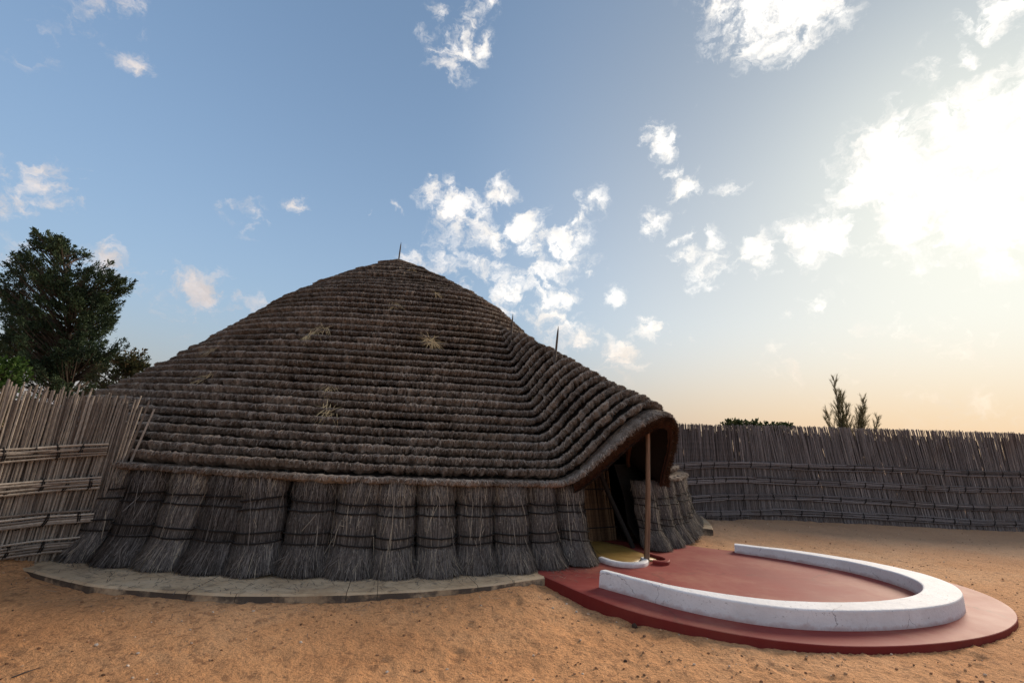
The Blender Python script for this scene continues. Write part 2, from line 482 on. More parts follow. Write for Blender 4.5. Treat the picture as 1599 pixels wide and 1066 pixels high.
def _sand(g, b, t):
    p = obj_pos(g)
    n = g.noise(p, 0.55, 6.0, 0.62)
    c = g.ramp(n, [(0.30, (0.50, 0.235, 0.100)), (0.5, (0.65, 0.330, 0.150)), (0.72, (0.73, 0.42, 0.22))])
    f_ = g.noise(p, 55.0, 5.0, 0.75)
    c = g.mix(1.0, c, g.ramp(f_, [(0.28, (0.62, 0.60, 0.58)), (0.5, (1.0, 1.0, 1.0)), (0.74, (1.28, 1.25, 1.22))]), 'MULTIPLY')
    m2 = g.noise(p, 13.0, 6.0, 0.72)
    c = g.mix(g.mr(m2, 0.53, 0.63, 0.0, 0.62), c, (0.27, 0.132, 0.066))
    gr = g.noise(p, 190.0, 2.0, 0.6)
    c = g.mix(g.mr(gr, 0.68, 0.74, 0.0, 0.65), c, (0.10, 0.055, 0.035))
    c = g.mix(g.mr(gr, 0.30, 0.25, 0.0, 0.6), c, (0.62, 0.47, 0.32))
    # greyer trodden ground further back towards the reed fence
    y = g.sep(p)[1]
    far = g.mr(g.m('ADD', y, g.m('MULTIPLY', n, 3.0)), 8.5, 12.0, 0.0, 0.65)
    c = g.mix(far, c, (0.42, 0.285, 0.19))
    g.put(b.inputs['Base Color'], c)
    h = g.m('ADD', g.m('MULTIPLY', f_, 0.5), g.m('MULTIPLY', gr, 0.22))
    h = g.m('ADD', h, g.m('MULTIPLY', m2, 0.8))
    h = g.m('ADD', h, g.m('MULTIPLY', g.noise(p, 26.0, 3.0, 0.6), 0.9))
    bump(g, b, h, 0.026, 0.9)


SAND = material('sandy_earth', _sand, 0.95, 0.15)


def _stone(g, b, t):
    n = g.noise(obj_pos(g), 12.0, 4.0)
    to = tone_attr(g)
    c = g.ramp(to, [(0.0, (0.035, 0.026, 0.022)), (0.35, (0.25, 0.130, 0.066)), (0.75, (0.50, 0.285, 0.15)), (1.0, (0.68, 0.55, 0.42))])
    g.put(b.inputs['Base Color'], g.mix(1.0, c, g.ramp(n, [(0.3, (0.7,) * 3), (0.7, (1.2,) * 3)]), 'MULTIPLY'))


STONE = material('pebble', _stone, 0.9, 0.2)


def _ochre(g, b, t):
    n = g.noise(obj_pos(g), 4.0, 5.0, 0.6)
    g.put(b.inputs['Base Color'], g.ramp(n, [(0.3, (0.24, 0.135, 0.030)), (0.7, (0.37, 0.235, 0.065))]))
    bump(g, b, n, 0.02, 0.5)


OCHRE = material('ochre_floor', _ochre, 0.45, 0.4)


def leaf_mat(name, stops, trans=0.25):
    def f(g, b, t):
        to = tone_attr(g)
        g.put(b.inputs['Base Color'], g.ramp(to, stops))
        b.inputs['Transmission Weight'].default_value = 0.0
        tr = g.n('ShaderNodeBsdfTranslucent')
        g.put(tr.inputs['Color'], g.ramp(to, stops))
        mx = g.n('ShaderNodeMixShader')
        mx.inputs[0].default_value = trans
        t.links.new(b.outputs[0], mx.inputs[1])
        t.links.new(tr.outputs[0], mx.inputs[2])
        out = [q for q in t.nodes if q.type == 'OUTPUT_MATERIAL'][0]
        t.links.new(mx.outputs[0], out.inputs['Surface'])
    return material(name, f, 0.75, 0.2)


CONIFER = leaf_mat('conifer_needles', [(0.0, (0.016, 0.026, 0.016)), (0.55, (0.038, 0.062, 0.030)), (1.0, (0.085, 0.118, 0.052))], 0.15)
RUSSET = leaf_mat('russet_leaves', [(0.0, (0.030, 0.036, 0.014)), (0.6, (0.070, 0.072, 0.028)), (0.85, (0.13, 0.075, 0.035)), (1.0, (0.20, 0.09, 0.05))])
GREEN = leaf_mat('bright_leaves', [(0.0, (0.030, 0.060, 0.012)), (0.6, (0.075, 0.135, 0.028)), (1.0, (0.14, 0.22, 0.05))], 0.35)
FEATHER = leaf_mat('feathery_needles', [(0.0, (0.055, 0.055, 0.026)), (0.6, (0.13, 0.118, 0.055)), (1.0, (0.24, 0.17, 0.10))], 0.4)
VINE = leaf_mat('vine_leaves', [(0.0, (0.020, 0.034, 0.012)), (0.7, (0.060, 0.080, 0.026)), (1.0, (0.12, 0.12, 0.05))], 0.25)


def _bark(g, b, t):
    n = g.noise(g.v('MULTIPLY', obj_pos(g), (9, 9, 2)), 1.0, 5.0)
    g.put(b.inputs['Base Color'], g.ramp(n, [(0.3, (0.045, 0.034, 0.026)), (0.7, (0.12, 0.09, 0.07))]))


BARK = material('bark', _bark, 0.9, 0.1)

# ------------------------------------------------------------------ layout constants
CX, CY = -2.826, 12.027            # hut axis
APRON_Z = 0.12
TERR = np.array([(0.44, 5.84), (0.63, 5.56), (0.79, 5.31), (1.04, 4.96), (1.28, 4.73), (1.51, 4.59), (1.74, 4.48), (1.97, 4.38), (2.19, 4.31), (2.42, 4.27),
                 (2.67, 4.26), (2.94, 4.29), (3.24, 4.34), (3.57, 4.43), (3.94, 4.55), (4.3, 4.70), (4.65, 4.88), (5.06, 5.17), (5.37, 5.49), (5.55, 5.78), (5.66, 6.08), (5.69, 6.38),
                 (5.62, 6.72), (5.46, 7.02), (5.2, 7.28), (4.85, 7.5), (4.4, 7.66), (3.9, 7.70), (3.5, 7.68), (3.05, 7.81), (2.70, 8.02), (2.2, 7.9), (1.75, 8.05), (1.2, 7.6), (0.72, 7.1), (0.5, 6.5)])


def resample(P, n, closed=False):
    P = np.asarray(P, float)
    if closed:
        P = np.vstack([P, P[:1]])
    L = np.r_[0, np.cumsum(np.linalg.norm(np.diff(P, axis=0), axis=1))]
    q = np.linspace(0, L[-1], n, endpoint=not closed)
    return np.stack([np.interp(q, L, P[:, k]) for k in range(P.shape[1])], -1)


def smooth_poly(P, it=2):
    P = np.asarray(P, float)
    for _ in range(it):
        Q = P.copy()
        Q[1:-1] = 0.25 * P[:-2] + 0.5 * P[1:-1] + 0.25 * P[2:]
        P = Q
    return P


def poly_dist(px, py, poly):
    """signed distance to a closed polygon, negative inside"""
    px, py = np.asarray(px, float), np.asarray(py, float)
    d = np.full(px.shape, 1e9)
    ins = np.zeros(px.shape, bool)
    n = len(poly)
    for i in range(n):
        ax, ay = poly[i]
        bx, by = poly[(i + 1) % n]
        ex, ey = bx - ax, by - ay
        t = np.clip(((px - ax) * ex + (py - ay) * ey) / (ex * ex + ey * ey + 1e-12), 0, 1)
        d = np.minimum(d, np.hypot(px - ax - t * ex, py - ay - t * ey))
        c = ((ay > py) != (by > py)) & (px < (bx - ax) * (py - ay) / (by - ay + 1e-12) + ax)
        ins ^= c
    return np.where(ins, -d, d)


def sstep(a, b, x):
    t = np.clip((x - a) / (b - a), 0, 1)
    return t * t * (3 - 2 * t)


APRON_PHI = np.radians([-180, -110, -102, -95, -86, -78, -68, -63, -50, -30, 0, 180])
APRON_R = np.array([7.25, 7.25, 7.26, 7.44, 7.46, 7.38, 7.26, 7.13, 7.12, 7.12, 7.25, 7.25])


def apron_r(phi):
    phi = (np.asarray(phi) + np.pi) % (2 * np.pi) - np.pi
    return np.interp(phi, APRON_PHI, APRON_R)


# footprints and scuffs pressed into the sand
_prng = np.random.default_rng(31)
DENTS = []
for k in range(900):
    yy = 2.6 + 9.5 * _prng.random() ** 1.6
    xx = yy * _prng.uniform(-1.15, 1.45)
    DENTS.append((xx, yy, _prng.uniform(0, math.pi), _prng.uniform(0.04, 0.12), _prng.uniform(0.025, 0.05), _prng.uniform(0.006, 0.020)))


def ground_z(x, y, detail=True):
    x, y = np.asarray(x, float), np.asarray(y, float)
    z = 0.070 * sstep(0.6, 3.0, x) * sstep(10.0, 7.0, y)
    z = z + 0.15 * np.exp(-(((x + 4.75) / 0.36) ** 2) - (((y - 4.9) / 0.75) ** 2))          # drift against the left fence
    z = z + 0.058 * np.exp(-((np.hypot(x - CX, y - CY) - 7.2) / 1.1) ** 2) * sstep(0.9, 0.2, x)
    z = z + 0.10 * np.exp(-(((x - 4.3) / 1.6) ** 2) - (((y - 10.6) / 0.8) ** 2))           # low mound by the right fence
    if not detail:
        return z
    amp = np.exp(-np.maximum(np.hypot(x, y) - 14, 0) / 10)
    z = z + amp * (0.030 * fbm(x * 0.55, y * 0.55, 3.1, 3) + 0.030 * fbm(x * 2.3, y * 2.3, 7.7, 4) * (0.5 + vnoise(x * 0.5, y * 0.5, 9.0)) + 0.020 * fbm(x * 8, y * 8, 1.7, 3) + 0.010 * vnoise(x * 24, y * 24, 4.0))
    for (dx, dy, a, la, lb, dp) in DENTS:
        sel = (abs(x - dx) < 0.4) & (abs(y - dy) < 0.4)
        if not sel.any():
            continue
        u = (x[sel] - dx) * math.cos(a) + (y[sel] - dy) * math.sin(a)
        v = -(x[sel] - dx) * math.sin(a) + (y[sel] - dy) * math.cos(a)
        q = (u / la) ** 2 + (v / lb) ** 2
        z[sel] += -dp * np.exp(-q * 1.2) + dp * 0.35 * np.exp(-((np.sqrt(q) - 1.55) / 0.45) ** 2)
    return z


# ------------------------------------------------------------------ ground
def build_ground():
    rr = [0.5]
    while rr[-1] < 19:
        rr.append(rr[-1] * 1.0068 if rr[-1] > 2.2 else rr[-1] * 1.10)
    while rr[-1] < 2500:
        rr.append(rr[-1] * 1.25)
    rr = np.array(rr)
    a = np.concatenate([np.linspace(-62, 68, 440), np.linspace(70, 296, 60)])
    a = np.radians(a)
    RR, AA = np.meshgrid(rr, a, indexing='ij')
    X, Y = RR * np.sin(AA), RR * np.cos(AA)
    Z = ground_z(X, Y)
    td = poly_dist(X, Y, TERR)
    Z = np.where(td < 0.0, np.minimum(Z, 0.055), Z)
    hr = np.hypot(X - CX, Y - CY)
    ar = apron_r(np.arctan2(Y - CY, X - CX))
    Z = np.where(hr < ar - 0.25 * sstep(-4.1, -4.4, X), np.minimum(Z, 0.072), Z)
    Z = np.where((td > 0) & (td < 0.35) & (hr > ar), np.minimum(Z, 0.095), Z)
    mb = MB()
    P = np.stack([X, Y, Z], -1)
    mb.grid(P, closed_v=True, flip=True)
    c0 = mb.n
    mb.add([(0, 0, 0)])
    n = len(a)
    mb.f3.append(np.array([(c0, (j + 1) % n, j) for j in range(n)], np.int64))
    mb.build('ground', SAND, None, smooth=True, kind='structure')


build_ground()


# ------------------------------------------------------------------ red terrace and concrete apron
def offset_closed(P, d):
    T = unit(np.roll(P, -1, 0) - np.roll(P, 1, 0))
    N = np.stack([T[:, 1], -T[:, 0]], -1)
    return P + N * np.broadcast_to(np.asarray(d, float), (len(P),))[:, None]


def build_terrace():
    P = resample(TERR, 220, True)
    Q = P.copy()
    for _ in range(16):
        Q = 0.25 * np.roll(Q, 1, 0) + 0.5 * Q + 0.25 * np.roll(Q, -1, 0)
    keep = P[:, 0] < 0.9
    P = np.where(keep[:, None], P, Q)
    wob = 0.0015 * fbm(np.arange(220) * 0.3, 0.0, 0.0, 3)
    rings = []
    for off, z in ((0.008, -0.06), (0.008, 0.03), (0.006, APRON_Z - 0.005), (0.001, APRON_Z), (-0.03, APRON_Z + 0.002)):
        q = offset_closed(P, off + wob)
        rings.append(np.c_[q, np.full(len(q), z)])
    mb = MB()
    mb.grid(np.array(rings), closed_v=True, flip=True)
    top = rings[-1]
    c = np.array([2.6, 6.2, APRON_Z + 0.002])
    inner = [c + (top - c) * s for s in (1.0, 0.8, 0.6, 0.4, 0.2)]
    k = mb.n
    mb.grid(np.array(inner), closed_v=True, flip=True)
    n = len(top)
    mb.add([c])
    mb.f3.append(np.array([(k + 5 * n, k + 4 * n + j, k + 4 * n + (j + 1) % n) for j in range(n)], np.int64))
    return mb.build('terrace', RED, None, smooth=False, kind='structure')


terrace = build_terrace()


def build_apron():
    root = bpy.data.objects.new('pavement', None)
    COL.objects.link(root)
    root['kind'] = 'structure'
    r2 = np.random.default_rng(5)
    ph = -59.5
    joints = [ph]
    for px_step in (5.8, 3.4, 7.6, 2.1, 7.0, 3.1, 8.4, 6.2, 8.8):
        ph -= px_step
        joints.append(ph)
    while ph > -63.4 - 316:
        ph -= r2.uniform(4.0, 8.0)
        joints.append(ph)
    joints = np.radians(joints)
    for a0, a1 in zip(joints[:-1], joints[1:]):
        gap = -0.00035
        n = max(4, int(abs(a1 - a0) / 0.02))
        A = np.linspace(a0 + gap, a1 - gap, n)
        dz = r2.uniform(-0.002, 0.001)
        ro = apron_r(A) + 0.012 * fbm(A * 14, 0.3, 0.0, 3)
        rings = []
        for r_, z in ((np.full(n, 6.1), APRON_Z + dz), (ro - 0.02, APRON_Z + dz), (ro, APRON_Z + dz - 0.015 + 0.006 * fbm(A * 60, 1.3)), (ro + 0.004, 0.05 + 0 * A), (ro + 0.0, -0.08 + 0 * A), (np.full(n, 6.1), -0.08 + 0 * A)):
            rings.append(np.stack([CX + r_ * np.cos(A), CY + r_ * np.sin(A), np.broadcast_to(z, (n,))], -1))
        mb = MB()
        Pg = np.array(rings)
        mb.grid(Pg, closed_u=True, flip=True)
        for e, fl in ((0, 0), (n - 1, 1)):
            k = mb.n
            mb.add(Pg[:, e])
            q = [k + i for i in range(6)]
            f = np.array([[q[0], q[1], q[4], q[5]], [q[1], q[2], q[3], q[4]]])
            mb.f4.append(f if fl else f[:, ::-1])
        mb.build('slab', CONC, root)


build_apron()

# ------------------------------------------------------------------ low white curved wall on the terrace
def build_low_wall():
    OUT = [(1.04, 5.45), (1.23, 5.28), (1.39, 5.15), (1.62, 4.93), (1.86, 4.78), (2.1, 4.67), (2.34, 4.60), (2.6, 4.57), (2.88, 4.585), (3.19, 4.63), (3.52, 4.71), (3.83, 4.81), (4.18, 4.96), (4.49, 5.15), (4.76, 5.38), (4.94, 5.62),
           (5.07, 5.88), (5.115, 6.12), (5.09, 6.36), (5.0, 6.62), (4.84, 6.88), (4.56, 7.16), (4.22, 7.38), (3.86, 7.55), (3.46, 7.71)]
    INN = [(1.13, 5.51), (1.30, 5.35), (1.46, 5.22), (1.70, 5.06), (1.95, 4.95), (2.18, 4.87), (2.42, 4.82), (2.66, 4.81), (2.92, 4.83), (3.2, 4.87), (3.45, 4.94), (3.72, 5.04), (3.98, 5.17), (4.22, 5.32), (4.42, 5.50), (4.59, 5.70),
           (4.70, 5.92), (4.74, 6.12), (4.72, 6.33), (4.64, 6.60), (4.50, 6.84), (4.28, 7.05), (4.02, 7.26), (3.74, 7.42), (3.40, 7.58)]
    O = smooth_poly(resample(OUT, 120), 5)
    I = smooth_poly(resample(INN, 120), 5)
    h = np.interp(np.linspace(0, 1, 120), [0, 0.35, 0.6, 0.8, 1.0], [0.165, 0.165, 0.16, 0.135, 0.115])
    h = h + 0.003 * fbm(np.arange(120) * 0.35, 2.0, 0, 3)
    z0 = APRON_Z - 0.02
    zt = APRON_Z + h
    N = unit(np.c_[O - I, np.zeros(120)])
    rows = []
    O3, I3 = np.c_[O, np.zeros(120)], np.c_[I, np.zeros(120)]

    def at(base, off, z):
        q = base + N * off
        q[:, 2] = z
        return q
    for base, off, z in ((O3, 0.0, z0 + 0 * h), (O3, -0.006, APRON_Z + h * 0.5), (O3, -0.012, zt - 0.014), (O3, -0.018, zt - 0.004), (O3, -0.030, zt), (I3, 0.018, zt), (I3, 0.006, zt - 0.004), (I3, 0.0, zt - 0.014), (I3, 0.0, APRON_Z + h * 0.5), (I3, 0.0, z0 + 0 * h)):
        rows.append(at(base, off, z))
    Pg = np.array(rows)
    mb = MB()
    mb.grid(Pg)
    for e, fl in ((0, 0), (119, 1)):
        k = mb.n
        mb.add(Pg[:, e])
        q = [k + i for i in range(10)]
        f = np.array([[q[0], q[1], q[8], q[9]], [q[1], q[2], q[7], q[8]], [q[2], q[3], q[6], q[7]], [q[3], q[4], q[5], q[6]]])
        mb.f4.append(f[:, ::-1] if fl else f)
    o = mb.build('low_wall', WHITE, None)
    o['label'] = 'low white curved wall forming a horseshoe on the red terrace'
    o['category'] = 'wall'


build_low_wall()


def curb(name, path, w, h, mat, label):
    P = smooth_poly(resample(path, 40), 4)
    T = unit(np.gradient(P, axis=0))
    N = np.c_[T[:, 1], -T[:, 0]]
    rows = []
    for off, z in ((w / 2, APRON_Z - 0.02), (w / 2 - 0.004, APRON_Z + h - 0.012), (w / 2 - 0.014, APRON_Z + h), (-w / 2 + 0.014, APRON_Z + h), (-w / 2 + 0.004, APRON_Z + h - 0.012), (-w / 2, APRON_Z - 0.02)):
        rows.append(np.c_[P + N * off, np.full(40, z)])
    Pg = np.array(rows)
    mb = MB()
    mb.grid(Pg)
    for e, fl in ((0, 0), (39, 1)):
        k = mb.n
        mb.add(Pg[:, e])
        f = np.array([[k, k + 1, k + 4, k + 5], [k + 1, k + 2, k + 3, k + 4]])
        mb.f4.append(f[:, ::-1] if fl else f)
    o = mb.build(name, mat, None)
    o['label'] = label
    o['category'] = 'curb'


curb('door_curb', [(1.27, 6.58), (1.36, 6.43), (1.48, 6.355), (1.62, 6.36), (1.75, 6.43), (1.83, 6.56), (1.84, 6.70)], 0.085, 0.055, WHITE, 'small white curved curb at the hut doorway, left of the post')
curb('door_curb', [(1.93, 6.60), (2.02, 6.56), (2.10, 6.60), (2.15, 6.70), (2.13, 6.82), (2.04, 6.93), (1.96, 7.05)], 0.075, 0.05, RED, 'small red curled curb at the doorway, right of the post')

# ochre earthen floor in the doorway
_fl = np.array([(1.30, 6.57), (1.40, 6.45), (1.55, 6.40), (1.70, 6.46), (1.79, 6.60), (1.90, 6.72), (2.02, 6.72), (2.04, 6.85), (1.95, 7.05), (1.75, 7.55), (1.2, 8.1), (0.55, 7.6), (0.95, 7.0)])
_mb = MB()
_P = resample(_fl, 80, True)
_c = _fl.mean(0)
_rg = []
for s_, zz in ((1.0, APRON_Z - 0.02), (1.0, APRON_Z + 0.016), (0.7, APRON_Z + 0.022), (0.35, APRON_Z + 0.022)):
    q_ = _c + (_P - _c) * s_
    _rg.append(np.c_[q_, zz + (0.008 * fbm(q_[:, 0] * 6, q_[:, 1] * 6) if zz > APRON_Z else 0 * q_[:, 0])])
_mb.grid(np.array(_rg), closed_v=True, flip=True)
_k = _mb.n
_mb.add([(_c[0], _c[1], APRON_Z + 0.022)])
_mb.f3.append(np.array([(_k, _k - 80 + j, _k - 80 + (j + 1) % 80) for j in range(80)], np.int64))
_mb.build('floor', OCHRE, None, smooth=True, kind='structure')

# ================================================================== THE HUT
hut = thing('thatched_hut', 'large round thatched hut with rows of dark grass thatch and a hooded doorway', 'hut', (CX, CY, 0))
# everything below is modelled in hut coordinates (origin on the hut's axis)
PROF_R = np.array([0, .29, .5, 1.1, 1.36, 1.9, 2.65, 3.2, 3.75, 4.19, 4.6, 5.1, 5.8, 6.3, 6.72])
PROF_Z = np.array([5.76, 5.63, 5.53, 5.19, 5.03, 4.69, 4.15, 3.65, 3.15, 2.77, 2.43, 2.03, 1.53, 1.23, 1.00])
_rs = np.linspace(0, 6.72, 400)
_zs = np.interp(_rs, PROF_R, PROF_Z)
for _ in range(60):
    _zs[1:-1] = 0.25 * _zs[:-2] + 0.5 * _zs[1:-1] + 0.25 * _zs[2:]
HA = R(-47.5)                      # direction of the hood over the door
HAX = np.array([math.cos(HA), math.sin(HA)])
HNX = np.array([-math.sin(HA), math.cos(HA)])
R_END = 6.72
HR0 = 3.35
RIDGE_D = np.array([3.35, 4.2, 5.3, 6.0, 6.47, 6.9, 7.16, 7.32])
RIDGE_Z = np.array([3.74, 3.36, 2.86, 2.54, 2.33, 2.17, 2.06, 1.94])


def dome_z(r, phi):
    z = np.interp(r, _rs, _zs)
    bmp = 0.22 * np.interp(r, [0, 1.0, 2.2, 3.6, 5.0, 6.72], [0, 0.1, 0.8, 1.0, 0.6, 0.0])
    d = np.abs((phi - R(-12) + np.pi) % (2 * np.pi) - np.pi)
    return z + bmp * sstep(R(75), R(15), d)


def hood_w(r):
    return 0.02 + 1.04 * np.clip((r - HR0) / (R_END - HR0), 0, 1.05) ** 0.95


def hood_c(r):
    return 0.42 * np.clip(1 - (r - HR0) / (R_END - HR0), 0, 1)


NHOOD, NDOME = 110, 1000
U_ = 0.35 * np.sin(np.linspace(-np.pi / 2, np.pi / 2, NHOOD)) + 0.65 * np.linspace(-1, 1, NHOOD)


def surf(r):
    """one closed line round the roof for rows r (m,) -> (m, NHOOD+NDOME, 3)"""
    r = np.atleast_1d(r).astype(float)
    w, c = hood_w(r)[:, None], hood_c(r)[:, None]
    rr_ = r[:, None]
    s = c + U_[None] * w
    s = np.clip(s, -rr_ * 0.95, rr_ * 0.95)
    d0 = np.sqrt(np.maximum(rr_ ** 2 - s ** 2, 1e-6))
    ph0 = HA + np.arctan2(s, d0)
    z0 = dome_z(np.broadcast_to(rr_, s.shape), ph0)
    k = np.clip((rr_ - HR0) / (R_END - HR0), 0, 1.1)
    dR = np.where(rr_ > HR0, HR0 + k * (7.32 - HR0), d0)
    zR = np.where(rr_ > HR0, np.interp(dR, RIDGE_D, RIDGE_Z), z0)
    b = np.where(rr_ > HR0, (1 - np.abs(U_[None]) ** 2.0) ** 1.20, 0.0)
    blend = np.clip(k * 6, 0, 1)
    b = b * blend
    d = d0 + b * (dR - np.sqrt(np.maximum(rr_ ** 2 - c ** 2, 1e-6)))
    zc = dome_z(rr_, HA + np.arctan2(c, np.sqrt(np.maximum(rr_ ** 2 - c ** 2, 1e-6))))
    z = z0 + b * (zR - zc)
    XY = d[..., None] * HAX + s[..., None] * HNX
    hood = np.concatenate([XY, z[..., None]], -1)
    lean = (0.16 * np.clip(1 - rr_ / 4.0, 0, 1) ** 1.5)[..., None] * np.array([-1.0, 0, 0])
    # dome part from +w side round to -w side
    pa = HA + np.arctan2(c + w, np.sqrt(np.maximum(rr_ ** 2 - (c + w) ** 2, 1e-4)))
    pb = HA + 2 * np.pi + np.arctan2(c - w, np.sqrt(np.maximum(rr_ ** 2 - (c - w) ** 2, 1e-4)))
    q = np.interp(np.arange(1, NDOME + 1) / (NDOME + 1), [0, 0.05, 0.25, 1.0], [0, 0.08, 0.55, 1.0])[None]
    ph = pa + (pb - pa) * q
    zz = dome_z(np.broadcast_to(rr_, ph.shape), ph)
    dome = np.stack([rr_ * np.cos(ph), rr_ * np.sin(ph), zz], -1)
    P = np.concatenate([hood, dome], 1)
    n_ = P.shape[1]
    P = np.roll(P, 40, axis=1)
    for c_ in (40, 40 + NHOOD):                          # the thatch rounds off the valley between dome and hood
        a_, b_ = max(c_ - 30, 1), c_ + 26
        wgt = (0.5 * np.exp(-((np.arange(a_, b_) - c_) / 14.0) ** 4))[None, :, None]
        for _ in range(90):
            P[:, a_:b_] += wgt * (0.5 * (P[:, a_ - 1:b_ - 1] + P[:, a_ + 1:b_ + 1]) - P[:, a_:b_])
    P = np.roll(P, -40, axis=1)
    return P + lean


# slope length -> radius
_sl = np.r_[0, np.cumsum(np.hypot(np.diff(_rs), np.diff(_zs)))]
TOTAL = _sl[-1]
NC = 41
_st = np.linspace(0, 1, NC + 1)
_st = TOTAL * (_st * 1.06 - 0.06 * _st ** 2)            # rows a little closer together low down
_st = _st / _st[-1] * TOTAL
ROW_R = np.interp(_st, _sl, _rs)
NR = NHOOD + NDOME


def normals_of(Pa, Pb):
    T = np.roll(Pa, -1, 0) - np.roll(Pa, 1, 0)
    D_ = Pb - Pa
    n = unit(np.cross(T, D_))
    n = np.where(n[:, 2:3] < -0.2, -n, n)
    for _ in range(2):
        n = unit(0.25 * np.roll(n, 1, 0) + 0.5 * n + 0.25 * np.roll(n, -1, 0))
    return n


roof = bpy.data.objects.new('thatch_roof', None)
COL.objects.link(roof)
roof.parent = hut
CAM_H = np.array([0 - CX, 0 - CY])


def facing(P):
    """1 where the roof faces the yard, lower round the back (sparser straw there)"""
    d = unit(P[:, :2] * 1.0 + 1e-6) @ unit(CAM_H)
    return 0.16 + 0.84 * sstep(-0.45, -0.1, d)


# under-layer closing the roof; its near-black colour adds shade to the row gaps
sh = MB()
S0 = surf(np.linspace(0.25, 6.62, 34))
nrm = np.stack([normals_of(S0[i], S0[min(i + 1, 33)] if i < 33 else S0[i] + (S0[i] - S0[i - 1])) for i in range(34)])
sh.grid(S0 - nrm * 0.07, 0.2, closed_v=True, flip=True)
sh.build('roof_underlay', CORE, roof, smooth=True)

for ci in range(NC):
    r0, r1 = ROW_R[ci], ROW_R[ci + 1]
    span = _st[ci + 1] - _st[ci]
    ia = np.arange(NR)
    ra = max(r0 - 0.35 * (r1 - r0), 0.02)
    qs = np.array([0.0, 0.18, 0.36, 0.52, 0.66, 0.78, 0.86, 0.89, 0.74, 0.52])
    if ci == NC - 1:
        qs = qs * 1.10
    hs = np.array([-0.105, -0.085, -0.030, 0.024, 0.066, 0.092, 0.090, 0.022, -0.045, -0.100])
    rq = ra + (r1 - ra) * qs
    rq2 = rq + 0.02
    Sq, Sq2 = surf(rq), surf(rq2)
    P0 = surf(np.array([r1]))[0]
    low = fbm(P0[:, 0] * 1.1 + ci * 3.1, P0[:, 1] * 1.1, P0[:, 2] * 1.1, 3)
    mid = fbm(P0[:, 0] * 5.0 + ci * 7.7, P0[:, 1] * 5.0, P0[:, 2] * 5.0, 3)
    upper = 1.0 + 1.9 * sstep(16, 3, ci) - 0.45 * (ci == NC - 1)
    hi = fbm(P0[:, 0] * 19.0 + ci * 1.7, P0[:, 1] * 19.0, P0[:, 2] * 19.0, 2)
    wht = rng.normal(0, 1, NR)
    lift = 1.0 + 0.50 * low * upper + 0.30 * mid * upper + 0.22 * hi + 0.05 * wht
    slip = (0.20 * low + 0.14 * mid + 0.17 * hi + 0.04 * wht) * span * upper
    rows, nn = [], []
    thick = 0.80 if ci < 12 else 1.0
    thick = thick * min(1.0, 0.55 + ci * 0.06)
    endk = 0.62 if ci == NC - 1 else 0.95
    for k in range(len(qs)):
        n = normals_of(Sq[k], Sq2[k])
        dn = unit(Sq2[k] - Sq[k])
        sl = slip * min(qs[k] * 1.2, 1.0) + (rng.normal(0, 0.07, NR) * span if 4 <= k <= 7 else 0.0)
        rows.append(Sq[k] + n * (hs[k] * thick * endk * lift)[:, None] + dn * sl[:, None])
        nn.append((n, dn))
    Pg = np.array(rows)
    fib = 0.012 * vnoise(ia * 2.9, np.arange(len(qs))[:, None] * 0.35, ci * 1.0)
    Pg = Pg + np.stack([q[0] for q in nn]) * fib[..., None] * (qs > 0.1)[:, None, None]
    tone_ring = 0.42 + 0.36 * low + 0.26 * mid + 0.42 * hi
    prof_t = np.zeros(len(qs))
    mb = MB()
    mb.grid(Pg, np.clip(tone_ring[None] + prof_t[:, None], 0.02, 0.95), closed_v=True, flip=True)
    # loose straw lying down the row
    seg = np.linalg.norm(np.roll(P0, -1, 0) - P0, axis=1)
    dens = seg * facing(P0)
    hoodm = (ia < NHOOD)
    dens = dens * np.where(hoodm, 1.25, 1.0)
    cnt = int(min(820 * dens.sum() * (span / 0.195), 16500))
    cum = np.cumsum(dens)
    pick = np.searchsorted(cum, rng.random(cnt) * cum[-1]).clip(0, NR - 1)
    fr = rng.random(cnt)
    q = (rng.uniform(0.05, 0.90, cnt) ** 0.8) * qs[6]
    fr_ = rng.random(cnt) < 0.50                       # ragged fringe along the lower lip
    q = np.where(fr_, rng.uniform(0.80, 1.0, cnt) * qs[6], q)
    kk = np.interp(q, qs[:7], np.arange(7))
    k0 = np.floor(kk).astype(int).clip(0, 5)
    kf = (kk - k0)[:, None]
    nx = (pick + 1) % NR

    def samp(A):
        a = A[k0, pick] * (1 - fr[:, None]) + A[k0, nx] * fr[:, None]
        b = A[k0 + 1, pick] * (1 - fr[:, None]) + A[k0 + 1, nx] * fr[:, None]
        return a * (1 - kf) + b * kf
    root = samp(Pg)
    nA = np.stack([z_[0] for z_ in nn])
    dA = np.stack([z_[1] for z_ in nn])
    nv, dv = unit(samp(nA)), unit(samp(dA))
    tv = unit(np.cross(nv, dv))
    wild = rng.random(cnt) < 0.05
    jt = rng.normal(0, 0.38, cnt) + np.where(wild, rng.normal(0, 0.7, cnt), 0)
    jn = np.abs(rng.normal(0.14, 0.18, cnt)) + np.where(wild, 0.25, 0)
    dirv = unit(dv + tv * jt[:, None] + nv * jn[:, None])
    ln = rng.uniform(0.06, 0.13, cnt) * (span / 0.21) * np.where(wild, 1.15, 1.0)
    ln = np.minimum(ln, (qs[6] + 0.06 - q) * span * 1.35 + 0.02)
    ln = np.where(fr_, rng.uniform(0.02, 0.065, cnt), ln)
    dirv = np.where(fr_[:, None], unit(dv * 0.55 - nv * rng.uniform(-0.5, 0.7, cnt)[:, None] + tv * rng.normal(0, 0.42, cnt)[:, None] + np.array([0, 0, -0.45])), dirv)
    wd = rng.uniform(0.004, 0.0095, cnt)
    bend = nv * np.where(fr_, -0.1, -0.25)[:, None] * ln[:, None] * rng.uniform(0.2, 1.0, cnt)[:, None]
